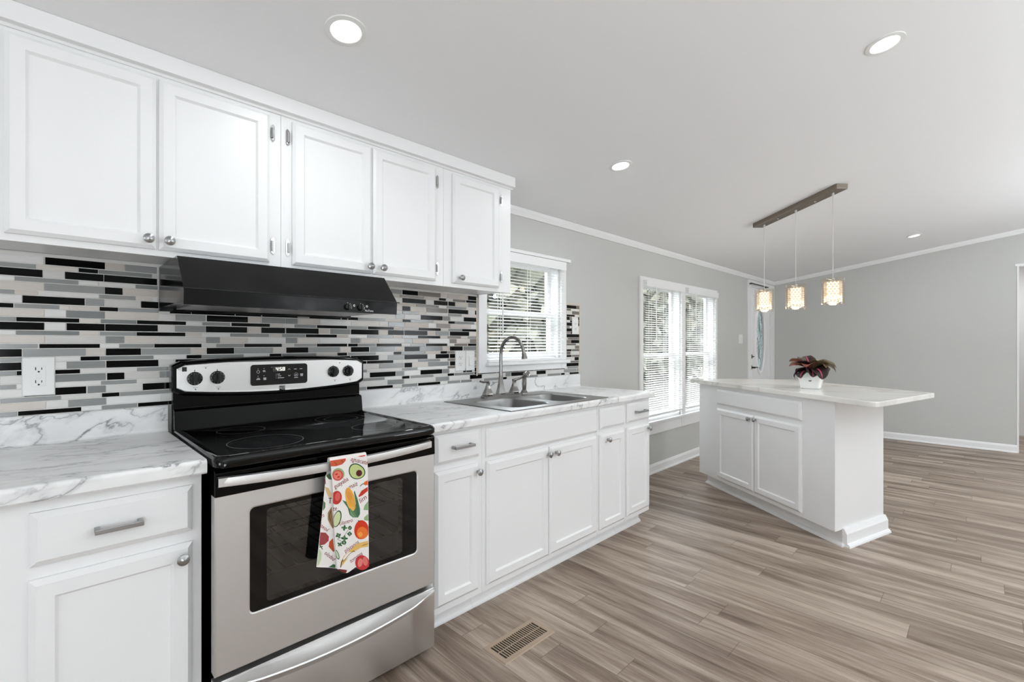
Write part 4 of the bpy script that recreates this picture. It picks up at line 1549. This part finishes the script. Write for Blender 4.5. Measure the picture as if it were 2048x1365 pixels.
def tc(rgb):
    if rgb not in TI:
        TM.append(mat('towel_ink', rgb, 0.9, spec=0.1))
        TI[rgb] = len(TM) - 1
    return TI[rgb]


LIFT = [0.0]


def ink(pts, rgb, layer=0):
    out = []
    for px, py in pts:
        x, z = towel_xz(px, py)
        out.append((x, towel_y(x, z, layer) - 0.0006 - LIFT[0], z))
    mb.poly(out, tc(rgb))


def blob(cx, cy, rx, ry, rot, rgb, layer=0, n=26, egg=0.0, x1=None, x0=None):
    c_, s_ = math.cos(math.radians(rot)), math.sin(math.radians(rot))
    rings = []
    for k in (0.02, 0.35, 0.7, 1.0):
        L = []
        for i in range(n):
            a = 2 * PI * i / n
            ex_, ey_ = k * rx * math.cos(a) * (1 + egg * math.sin(a)), k * ry * math.sin(a)
            x, y = cx + ex_ * c_ - ey_ * s_, cy + ex_ * s_ + ey_ * c_
            x = min(x, x1) if x1 is not None else x
            x = max(x, x0) if x0 is not None else x
            q, z = towel_xz(x, y)
            L.append((q, towel_y(q, z, layer) - 0.0006 - LIFT[0], z))
        rings.append(L)
    mb.loops(rings, tc(rgb), True, False)
    LIFT[0] += 0.00028


def line(pts, w, rgb, layer=0):
    for (ax, ay), (bx, by) in zip(pts, pts[1:]):
        d = math.hypot(bx - ax, by - ay) or 1
        nx_, ny_ = -(by - ay) / d * w / 2, (bx - ax) / d * w / 2
        ink([(ax + nx_, ay + ny_), (bx + nx_, by + ny_), (bx - nx_, by - ny_), (ax - nx_, ay - ny_)], rgb, layer)
    LIFT[0] += 0.00028


def word(s, x0, y0, x1, y1, h, rgb=(132, 30, 28), layer=0):
    """Lettering along the line from (x0,y0) to (x1,y1) on the cloth."""
    LIFT[0] = 0.0
    h *= 1.25
    T = text_polys(s, 1.0, shear=0.25)
    xs = [p[0] for P in T for p in P]
    w = max(xs) - min(xs)
    L_ = math.hypot(x1 - x0, y1 - y0)
    ux, uy = (x1 - x0) / L_, (y1 - y0) / L_
    for P in T:
        ink([(x0 + (a - min(xs)) / w * L_ * ux + b_ * h * uy, y0 + (a - min(xs)) / w * L_ * uy - b_ * h * ux) for a, b_ in P], rgb, layer)


GRN, DGRN, RED, DRED, ORG_, YEL = (112, 140, 96), (58, 88, 66), (190, 62, 56), (140, 46, 44), (222, 112, 52), (240, 182, 84)
# front fold, from the top down
ink([(205, 165), (235, 160), (365, 140), (362, 165), (330, 200), (270, 220), (212, 222)], (206, 96, 66))
LIFT[0] += 0.00028
line([(250, 180), (275, 205)], 5, (120, 44, 34))
line([(320, 158), (340, 185)], 5, (120, 44, 34))
LIFT[0] = 0.0
ink([(480, 118), (565, 105), (560, 116), (520, 124)], (214, 74, 62))
LIFT[0] = 0.0
blob(475, 275, 88, 78, 35, DGRN, egg=-0.15)
blob(475, 276, 78, 68, 35, (196, 206, 140), egg=-0.15)
blob(500, 290, 31, 33, 20, (92, 48, 44))
word('aguacate', 412, 165, 582, 205, 52)
LIFT[0] = 0.0
blob(290, 300, 62, 62, 20, (150, 176, 128), x0=226)
blob(285, 312, 54, 56, 20, (204, 92, 84), x0=226)
blob(282, 312, 40, 42, 20, (226, 128, 112), x0=228)
blob(272, 300, 14, 9, -20, (196, 60, 60))
blob(292, 328, 14, 9, -20, (196, 60, 60))
word('guayaba', 256, 452, 396, 362, 50)
word('maiz', 402, 452, 494, 410, 50)
LIFT[0] = 0.0
blob(275, 540, 52, 70, 8, RED, x0=240)
blob(285, 530, 26, 44, 8, (214, 98, 92), x0=242)
LIFT[0] = 0.0
ink([(330, 563), (372, 580), (402, 640), (450, 668), (470, 600), (448, 480), (456, 468), (490, 560), (514, 650), (516, 705), (495, 742), (440, 740), (405, 710), (385, 640)], (84, 122, 92))
LIFT[0] += 0.00028
blob(412, 555, 46, 122, -14, YEL)
blob(395, 500, 30, 60, -14, (236, 164, 80))
for k_ in range(5):
    LIFT[0] = 0.0011
    line([(372 + k_ * 14, 470 + k_ * 6), (404 + k_ * 16, 620 + k_ * 6)], 3, (206, 140, 62))
ink([(405, 640), (450, 690), (480, 735), (440, 738), (408, 705)], (120, 156, 112))
LIFT[0] += 0.00028
line([(420, 670), (470, 735)], 4, DGRN)
line([(478, 560), (498, 720)], 4, DGRN)
LIFT[0] = 0.0
ink([(556, 380), (588, 362), (590, 410), (566, 415), (548, 402)], (226, 104, 48))
LIFT[0] += 0.00028
line([(512, 424), (532, 404), (552, 396)], 7, (60, 74, 52))
LIFT[0] = 0.0
ink([(588, 430), (592, 470), (540, 515), (500, 535), (498, 520), (528, 470)], (198, 62, 48))
LIFT[0] += 0.00028
word('lim', 520, 598, 588, 545, 54)
LIFT[0] = 0.0
ink([(594, 575), (560, 620), (550, 665), (596, 668)], (142, 172, 124))
ink([(596, 705), (560, 740), (556, 768), (598, 778)], (150, 176, 128))
LIFT[0] += 0.00028
LIFT[0] = 0.0
blob(283, 755, 38, 88, 14, DGRN, x0=248)
blob(280, 757, 31, 78, 14, (206, 214, 166), x0=249)
word('te', 246, 676, 284, 668, 54)
word('cilantro', 308, 822, 440, 782, 46)
LIFT[0] = 0.0
for cx, cy, r_ in ((352, 845, 26), (408, 845, 22), (405, 905, 24), (355, 952, 28), (295, 925, 26), (350, 995, 24), (310, 1015, 22)):
    for a in (0, 1, 2, 3):
        LIFT[0] = 0.0001 * a
        blob(cx + r_ * 0.55 * math.cos(a * 1.6 + cx), cy + r_ * 0.55 * math.sin(a * 1.6 + cx), r_ * 0.62, r_ * 0.36, a * 92 + cx, (62, 96, 70) if (a + cx) % 2 else (98, 128, 90))
line([(285, 960), (345, 935), (415, 830)], 4, (80, 112, 76))
line([(285, 960), (330, 985)], 4, (80, 112, 76))
LIFT[0] = 0.0
blob(530, 868, 76, 98, 0, (212, 66, 42), egg=0.06, x1=600)
blob(538, 900, 56, 62, 0, (232, 120, 56), x1=598)
blob(520, 915, 24, 26, 0, (240, 158, 76))
line([(494, 772), (510, 784)], 8, (70, 52, 40))
word('platanos', 362, 1100, 512, 1000, 46)
LIFT[0] = 0.0
ink([(318, 1250), (322, 1190), (350, 1130), (400, 1080), (480, 1010), (598, 978), (600, 1040), (530, 1052), (450, 1090), (390, 1150), (340, 1220)], (226, 184, 108))
LIFT[0] += 0.00028
line([(340, 1190), (410, 1105), (500, 1045), (598, 1008)], 5, (108, 78, 50))
line([(318, 1250), (326, 1200), (340, 1165)], 7, (70, 50, 38))
line([(440, 1075), (462, 1090)], 6, (84, 60, 42))
line([(500, 1030), (540, 1022)], 6, (84, 60, 42))
word('tomates', 420, 1200, 552, 1122, 46)
LIFT[0] = 0.0
blob(540, 1205, 72, 76, -20, (196, 62, 62), x1=608)
blob(522, 1205, 26, 44, 10, (226, 130, 122))
blob(572, 1190, 24, 46, -10, (222, 122, 114))
LIFT[0] = 0.0
ink([(296, 1266), (380, 1272), (372, 1300), (360, 1304), (320, 1290)], (112, 56, 48))
LIFT[0] = 0.0
blob(285, 1120, 18, 52, -18, DGRN, x0=274)
blob(285, 1120, 12, 42, -18, (190, 206, 168), x0=276)
# the fold behind, on the left
LIFT[0] = 0.0
ink([(176, 316), (218, 296), (236, 362), (205, 358), (186, 336)], (66, 96, 62), 1)
ink([(164, 432), (205, 448), (236, 505), (232, 545), (205, 540), (180, 490)], (218, 186, 138), 1)
LIFT[0] += 0.00028
line([(222, 545), (220, 605)], 8, (40, 44, 40), 1)
line([(205, 552), (240, 552)], 7, (40, 44, 40), 1)
line([(164, 352), (170, 405)], 7, (128, 40, 36), 1)
ink([(150, 575), (172, 600), (170, 645), (148, 680)], (96, 122, 84), 1)
word('ro', 140, 752, 168, 735, 48, layer=1)
LIFT[0] = 0.0
ink([(238, 640), (200, 700), (200, 770), (250, 862), (262, 860)], (156, 122, 86), 1)
LIFT[0] += 0.00028
line([(232, 680), (215, 735), (240, 830)], 7, (72, 52, 40), 1)
word('yoxo', 216, 880, 128, 815, 48, layer=1)
LIFT[0] = 0.0
ink([(122, 900), (180, 905), (215, 945), (212, 990), (170, 1025), (112, 1036)], (160, 74, 76), 1)
LIFT[0] += 0.00028
line([(118, 1030), (148, 1075)], 8, (54, 84, 56), 1)
line([(110, 1050), (150, 1045)], 8, (54, 84, 56), 1)
LIFT[0] = 0.0
ink([(256, 962), (220, 1000), (214, 1050), (262, 1104), (272, 1098)], (192, 86, 56), 1)
word('papaya', 284, 1180, 184, 1102, 50, layer=1)
ink([(108, 1065), (138, 1110), (132, 1180), (104, 1240), (90, 1244)], (196, 210, 172), 1)
ink([(216, 1262), (262, 1230), (284, 1236), (284, 1268)], (66, 104, 72), 1)
tw = mb.build('cloth', TM, t, smooth=True)
so = tw.modifiers.new('thickness', 'SOLIDIFY')
so.thickness = 0.0
tw.modifiers.remove(so)

# ------------------------------------------------------------------ floor register
t = thing('floor_vent', 'tan metal floor register set in the planks near the range', 'floor vent', (1.412, -0.865, 0.0))
mb = MB()
O = [(x, y) for x, y in rrect(1.262, 1.560, -0.936, -0.796, 0.006, 3)]
I1 = [(x, y) for x, y in rrect(1.266, 1.556, -0.932, -0.800, 0.005, 3)]
I2 = [(x, y) for x, y in rrect(1.286, 1.536, -0.912, -0.820, 0.002, 3)]
mb.loops([[(x, y, 0.0005) for x, y in O], [(x, y, 0.004) for x, y in I1], [(x, y, 0.0045) for x, y in I2], [(x, y, 0.001) for x, y in I2]], 0)
mb.build('frame', M['vent'], t)
mb = MB()
for i in range(1, 21):
    x = 1.286 + 0.250 * i / 21
    mb.box(x - 0.0021, x + 0.0021, -0.912, -0.820, 0.001, 0.0042)
mb.box(1.286, 1.536, -0.868, -0.864, 0.001, 0.0036)
mb.build('louvers', M['vent'], t)
mb = MB()
mb.poly([(1.286, -0.912, 0.0008), (1.536, -0.912, 0.0008), (1.536, -0.820, 0.0008), (1.286, -0.820, 0.0008)])  # dark sheet under the louvers, the duct's shade put into colour
mb.build('duct_shade_sheet', M['slot'], t)

# ------------------------------------------------------------------ island (local frame: x to the right along its front, y into it)
IA = math.radians(-122.85)
IO = (3.391, -1.602, 0.0)
isl = thing('island_cabinet', 'white freestanding island cabinet with a false drawer front and two doors', 'island cabinet', IO, IA)
ZI = 0.890
mb = MB()
body = [(0, 0), (-0.165, 0.56), (-1.203, 0.56), (-1.368, 0)]
low = [(-0.022, 0.075), (-0.165, 0.56), (-1.203, 0.56), (-1.346, 0.075)]
mb.prism_z(body, 0.10, ZI)
mb.build('carcass', M['cab'], isl, local=True, bevel=0.0015)
mb = MB()
mb.prism_z(low, 0.0, 0.10)
L = []


def outset(d, z, fb=0.0):
    # right end, front and left end of the plinth pushed out by d
    return [(-0.165 + d, 0.56, z), (-0.022 + d, 0.075 - d, z), (-1.346 - d, 0.075 - d, z), (-1.203 - d, 0.56, z)]


mb.loops([outset(0.0005, 0.0), outset(0.020, 0.0), outset(0.019, 0.010), outset(0.011, 0.019), outset(0.001, 0.022)], 0, closed=False)
mb.build('toe_kick', M['cab'], isl, local=True)
for s, name in ((1, 'end_baseboard'), (-1, 'end_baseboard')):
    mb = MB()
    a = Vector((-0.022, 0.075)) if s == 1 else Vector((-1.346, 0.075))
    b_ = Vector((-0.165, 0.56)) if s == 1 else Vector((-1.203, 0.56))
    nrm = Vector((0.96, 0.283)) if s == 1 else Vector((-0.96, 0.283))
    P = [(0.0008, 0.0), (0.046, 0.0), (0.044, 0.010), (0.036, 0.019), (0.028, 0.022), (0.027, 0.078), (0.020, 0.092), (0.012, 0.108), (0.0008, 0.108)]
    off = 0.0
    mb.loops([[(q.x + nrm.x * (d + off), q.y + nrm.y * (d + off), z) for d, z in P] for q in (a, b_)], 0, True, True)
    mb.build(name, M['trim'], isl, local=True)
slabfront(isl, 'false_drawer_front', -1.109, -0.241, 0.735, 0.860, -0.019, -0.0005, local=True)
d = shaker(isl, 'door', -1.107, -0.6775, 0.130, 0.702, -0.019, -0.0005, 0.046, 0.013, local=True)
knob(d, -0.712, 0.673, -0.019, local=True)
d = shaker(isl, 'door', -0.6725, -0.241, 0.130, 0.704, -0.019, -0.0005, 0.046, 0.013, local=True)
knob(d, -0.646, 0.676, -0.019, local=True)

it = thing('island_countertop', 'white quartz island top with clipped ends under the potted plant', 'countertop', (IO[0], IO[1], ZI), IA)
top = [((1 - q) ** 2 * 0.232 + 2 * q * (1 - q) * 0.289 + q * q * 0.269, (1 - q) ** 2 * -0.036 + 2 * q * (1 - q) * -0.036 + q * q * 0.017) for q in (0, 0.15, 0.3, 0.42, 0.55, 0.7, 0.85, 1)]
top += [(-0.018, 0.785), (-0.026, 0.797), (-0.040, 0.800), (-1.160, 0.800), (-1.174, 0.797), (-1.182, 0.785),
       (-1.462, 0.000), (-1.470, -0.022), (-1.462, -0.034), (-1.440, -0.036)]

mb = MB()


def shrink(P, d):
    cx = sum(p[0] for p in P) / len(P)
    cy = sum(p[1] for p in P) / len(P)
    return [(x + (cx - x) / math.hypot(cx - x, cy - y) * d, y + (cy - y) / math.hypot(cx - x, cy - y) * d) for x, y in P]


H = 0.032
mb.loops([[(x, y, 0.0005) for x, y in shrink(top, 0.003)], [(x, y, 0.004) for x, y in top], [(x, y, H - 0.005) for x, y in top], [(x, y, H - 0.0012) for x, y in shrink(top, 0.0025)],
          [(x, y, H) for x, y in shrink(top, 0.007)]], 0, True, True)
mb.build('worktop', M['quartz'], it, local=True)
ZT = ZI + H

# ------------------------------------------------------------------ potted plant on the island
ca, sa = math.cos(IA), math.sin(IA)
pl_ = (-0.455, 0.275)
PX, PY = IO[0] + pl_[0] * ca - pl_[1] * sa, IO[1] + pl_[0] * sa + pl_[1] * ca
pt = thing('potted_plant', 'dark red leafy prayer plant in a white square pot on the island', 'plant', (PX, PY, ZT), math.radians(-86))
mb = MB()


def sq(h, z, r):
    return [(x, y, z) for x, y in rrect(-h, h, -h, h, r, 4)]


mb.loops([sq(0.052, 0.0, 0.014), sq(0.058, 0.004, 0.016), sq(0.063, 0.03, 0.016), sq(0.069, 0.07, 0.014), sq(0.076, 0.112, 0.010), sq(0.0745, 0.114, 0.010), sq(0.072, 0.112, 0.009), sq(0.068, 0.092, 0.009)], 0, True, False)
pot = mb.build('pot', M['pot'], pt, local=True, smooth=True)
mb = MB()
mb.poly(sq(0.069, 0.095, 0.009))
mb.build('soil', M['soil'], pt, local=True)
mb = MB()
mb.lathe([(0.011, 0), (0.010, -0.001), (0.001, -0.0012)], (0.005, -0.0668, 0.062), 'Y', 12)
mb.build('pot_mark', M['greyprint'], pot, local=True)


def leaf_mat(name, c_mid, c_body, c_edge):
    m = mat(name, c_body, 0.35, spec=0.4)
    nt, b = NT(m)
    uv = nn(nt, 'ShaderNodeAttribute', attribute_name='leaf_uv')
    sp = nt.nodes.new('ShaderNodeSeparateXYZ')
    nt.links.new(uv.outputs['Vector'], sp.inputs[0])
    ab = nn(nt, 'ShaderNodeMath', operation='ABSOLUTE')
    nt.links.new(sp.outputs[0], ab.inputs[0])
    # herringbone veins: stripes across v shifted by |u|
    k1 = nn(nt, 'ShaderNodeMath', operation='MULTIPLY_ADD', ins={1: -0.9})
    nt.links.new(ab.outputs[0], k1.inputs[0])
    nt.links.new(sp.outputs[1], k1.inputs[2])
    k2 = nn(nt, 'ShaderNodeMath', operation='MULTIPLY', ins={1: 7.0})
    nt.links.new(k1.outputs[0], k2.inputs[0])
    k3 = nn(nt, 'ShaderNodeMath', operation='FRACT')
    nt.links.new(k2.outputs[0], k3.inputs[0])
    r = ramp(nt, [(0.0, lin(c_edge)), (0.16, lin(c_body)), (0.82, lin(c_body)), (1.0, lin(c_edge))])
    nt.links.new(k3.outputs[0], r.inputs[0])
    r2 = ramp(nt, [(0.05, (1, 1, 1)), (0.11, (0, 0, 0))])
    nt.links.new(ab.outputs[0], r2.inputs[0])
    mx = nn(nt, 'ShaderNodeMixRGB', ins={2: (*lin(c_mid), 1)})
    nt.links.new(r2.outputs[0], mx.inputs[0])
    nt.links.new(r.outputs[0], mx.inputs[1])
    nt.links.new(mx.outputs[0], b.inputs['Base Color'])
    return m


LM = [leaf_mat('dark_leaf', (196, 84, 110), (34, 26, 26), (74, 40, 46)), leaf_mat('olive_leaf', (206, 120, 96), (92, 84, 62), (142, 104, 78)),
      leaf_mat('copper_leaf', (196, 70, 84), (118, 70, 58), (176, 116, 92))]


def leaf(base, az, el, length, width, droop, mi, roll=0.0):
    """One broad leaf on a stalk; az and el aim it, droop bends it over."""
    vs, fs, uvs = [], [], []
    n, m_ = 12, 6
    d = Vector((math.cos(az), math.sin(az), 0))
    side = Vector((-math.sin(az), math.cos(az), 0))
    p = Vector(base)
    e_ = el
    cen = []
    for i in range(n + 1):
        cen.append((p.copy(), e_))
        st = length / n
        p = p + (d * math.cos(e_) + Vector((0, 0, 1)) * math.sin(e_)) * st
        e_ -= droop / n
    for i, (q, e2) in enumerate(cen):
        v_ = i / n
        w = width * (math.sin(PI * min(1, v_ ** 0.85)) ** 0.7) * 0.5 + 0.0004
        up = (d * -math.sin(e2) + Vector((0, 0, 1)) * math.cos(e2))
        sd = side * math.cos(roll) + up * math.sin(roll)
        un = up * math.cos(roll) - side * math.sin(roll)
        for j in range(m_ + 1):
            u_ = -1 + 2 * j / m_
            vs.append(q + sd * (u_ * w) + un * (abs(u_) ** 1.3 * w * 0.35 + 0.0025 * math.sin(v_ * 21 + u_ * 3) * abs(u_)))
            uvs.append((u_, v_, 0))
    for i in range(n):
        for j in range(m_):
            a = i * (m_ + 1) + j
            fs.append((a, a + 1, a + m_ + 2, a + m_ + 1))
    me = bpy.data.meshes.new('leaf')
    me.from_pydata(vs, [], fs)
    me.materials.append(LM[mi])
    at = me.attributes.new('leaf_uv', 'FLOAT_VECTOR', 'POINT')
    at.data.foreach_set('vector', [c for t_ in uvs for c in t_])
    for pl in me.polygons:
        pl.use_smooth = True
    ob = bpy.data.objects.new('leaf', me)
    C.objects.link(ob)
    ob.parent = pt
    sm = ob.modifiers.new('thickness', 'SOLIDIFY')
    sm.thickness = 0.0008
    return ob


# azimuths in the pot's frame: the camera lies towards -y
for az, el, ln, wd, dr, mi, z, rl in (
        (-52, 0.75, 0.165, 0.110, 2.5, 0, 0.120, 0.25), (-12, 0.95, 0.165, 0.120, 2.1, 1, 0.125, -0.35), (15, 1.05, 0.16, 0.110, 2.0, 1, 0.130, 0.2),
        (-118, 0.60, 0.120, 0.100, 2.3, 0, 0.115, 0.0), (-150, 0.55, 0.120, 0.100, 2.2, 0, 0.112, 0.3), (172, 0.95, 0.145, 0.085, 1.1, 2, 0.130, 0.5),
        (200, 0.80, 0.130, 0.085, 1.3, 2, 0.130, -0.3), (-95, 1.05, 0.120, 0.090, 1.9, 2, 0.135, 0.1), (140, 1.15, 0.140, 0.090, 1.1, 0, 0.130, 0.3),
        (85, 1.05, 0.140, 0.100, 1.7, 0, 0.125, 0.0), (45, 0.9, 0.140, 0.100, 2.1, 1, 0.125, 0.3), (-38, 1.15, 0.14, 0.100, 2.3, 1, 0.140, -0.2), (225, 1.0, 0.12, 0.08, 1.3, 0, 0.135, 0.2),
        (-75, 0.8, 0.13, 0.10, 2.5, 0, 0.118, -0.2), (118, 1.3, 0.13, 0.09, 1.0, 0, 0.135, -0.2)):
    a = math.radians(az)
    leaf((0.018 * math.cos(a), 0.018 * math.sin(a), z), a, el, ln, wd, dr, mi, rl)
mb = MB()
for i in range(9):
    a = i * 0.7
    mb.tube([(0.012 * math.cos(a), 0.012 * math.sin(a), 0.094), (0.016 * math.cos(a), 0.016 * math.sin(a), 0.12), (0.019 * math.cos(a), 0.019 * math.sin(a), 0.145)], 0.0022, 6)
mb.build('stalks', mat('red_stalk', (120, 56, 52), 0.5), pt, local=True)

# ------------------------------------------------------------------ pendant fixture
PC = Vector((4.2137, -1.1887))
pdir = Vector((-0.4777, -0.8785))                # along the bar, coming towards the camera
pa = math.atan2(pdir.y, pdir.x)
zc = ceil_z(PC.y)
pf = thing('pendant_light', 'three-light pendant with crystal glass shades on a bronze bar over the island', 'pendant light', (PC.x, PC.y, zc), pa)
slope = 0.145 * -pdir.y                          # rise of the ceiling along the bar
crs = 0.145 * -(math.cos(pa))                    # and across it
mb = MB()


def bar(l0, l1, w, z):
    return [(a, b_, z + a * slope + b_ * crs) for a, b_ in ((l0, -w), (l1, -w), (l1, w), (l0, w))]


mb.loops([bar(-0.385, 0.385, 0.052, -0.001), bar(-0.385, 0.385, 0.052, -0.034), bar(-0.382, 0.382, 0.049, -0.037)], 0, True, True)
mb.build('canopy', M['canopy'], pf, local=True, bevel=0.001)
for px_ in (-0.17, 0.17):
    mb = MB()
    mb.lathe([(0.007, 0.004), (0.007, -0.004), (0.004, -0.008), (0.0005, -0.009)], (px_, 0, -0.037 + px_ * slope), 'Z', 10)
    mb.build('canopy_screw', M['chrome'], pf, local=True)


def pendant(px_, ztop):
    zl = ztop - zc
    mb = MB()
    mb.lathe([(0.008, 0.006), (0.008, -0.012), (0.003, -0.018), (0.0005, -0.018)], (px_, 0, -0.040 + px_ * slope), 'Z', 10)
    mb.tube([(px_, 0, zl - 0.004), (px_, 0, -0.04 + px_ * slope)], 0.0024, 6)
    mb.build('cord', mat('clear_cord', (214, 214, 212), 0.3), pf, local=True)
    R, Hh = 0.073, 0.192
    mb = MB()
    n = 32
    circ = lambda r, z: [(px_ + r * math.cos(2 * PI * i / n), r * math.sin(2 * PI * i / n), z) for i in range(n)]
    mb.loops([circ(R, zl), circ(R, zl - Hh), circ(R - 0.004, zl - Hh), circ(R - 0.004, zl), circ(R, zl)], 0)
    sh = mb.build('glass_shade', M['shade'], pf, local=True, smooth=True)
    mb = MB()
    mb.tube([(px_ - 0.03, 0.094, zl - 0.013), (px_ + 0.03, -0.094, zl - 0.013)], 0.0032, 8)
    mb.lathe([(0.013, 0.0), (0.013, -0.045), (0.001, -0.046)], (px_, 0, zl), 'Z', 14)
    mb.build('cross_pin', M['chrome'], sh, local=True)
    mb = MB()
    mb.lathe([(0.008, 0.008), (0.030, 0.004), (0.037, -0.006), (0.037, -0.122), (0.030, -0.128), (0.001, -0.129)], (px_, 0, zl - 0.026), 'Z', 20)
    mb.build('bulb', M['bulb'], sh, local=True, smooth=True)
    mb = MB()
    rings, per, rb = 9, 14, 0.052
    s = 0.0098
    for k in range(rings):
        z = zl - 0.030 - k * 0.0172
        for i in range(per):
            a = 2 * PI * (i + 0.5 * (k % 2)) / per
            c_ = Vector((px_ + rb * math.cos(a), rb * math.sin(a), z))
            e1 = Vector((math.cos(a), math.sin(a), 0)) * s * 0.7
            e2 = Vector((-math.sin(a), math.cos(a), 0)) * s
            e3 = Vector((0, 0, s))
            for q1 in (e1, -e1):
                for (q2, q3) in ((e2, e3), (e3, -e2), (-e2, -e3), (-e3, e2)):
                    mb.poly([c_ + q1, c_ + q2, c_ + q3])
    cr = mb.build('crystal_beads', M['crystal'], sh, local=True)
    cr['kind'] = 'stuff'
    for k in range(2):
        mb = MB()
        z = zl - 0.024 - k * 0.150
        mb.loops([circ(0.056, z), circ(0.056, z - 0.004), circ(0.050, z - 0.004), circ(0.050, z), circ(0.056, z)], 0)
        mb.build('bead_ring', M['chrome'], sh, local=True)


for (x, y), zt_ in (((4.364, -0.914), 1.706), ((4.212, -1.188), 1.707), ((4.065, -1.464), 1.716)):
    l_ = (Vector((x, y)) - PC).dot(pdir)
    pendant(l_, zt_)
    pd = bpy.data.lights.new('pendant_glow', 'POINT')
    pd.energy = 1.2
    pd.color = (1.0, 0.8, 0.58)
    pd.shadow_soft_size = 0.03
    po = bpy.data.objects.new('pendant_glow', pd)
    C.objects.link(po)
    po.location = (PC.x + pdir.x * l_, PC.y + pdir.y * l_, zt_ - 0.165)

# ------------------------------------------------------------------ recessed lamps
CAN_LABELS = ['round recessed ceiling lamp above the range end of the countertop', 'round recessed ceiling lamp seen at upper right, nearest the camera',
              'round recessed ceiling lamp above the sink window', 'thin-looking recessed ceiling lamp near the far wall']
for i in range(4):
    cx, cy = CAN_SPOTS[i]
    if i == 0:
        rl0 = thing('recessed_lamp', CAN_LABELS[0], 'ceiling lamp', (cx, cy, ceil_z(cy)), group='recessed ceiling lamps')
        mb = MB()
        mb.lathe([(0.066, -0.0004), (0.065, -0.004), (0.050, -0.006), (0.046, -0.003)], (0, 0, 0), 'Z', 40, 0, False, False)
        mb.build('trim_ring', M['plate'], rl0, local=True, smooth=True)
        mb = MB()
        mb.lathe([(0.047, -0.0035), (0.001, -0.0045)], (0, 0, 0), 'Z', 40, 0, False, True)
        mb.build('lens', M['lens'], rl0, local=True)
        rl0.rotation_euler = (-TILT, 0, 0)
    else:
        copy_thing(rl0, (cx, cy, ceil_z(cy)), CAN_LABELS[i], (-TILT, 0, 0))
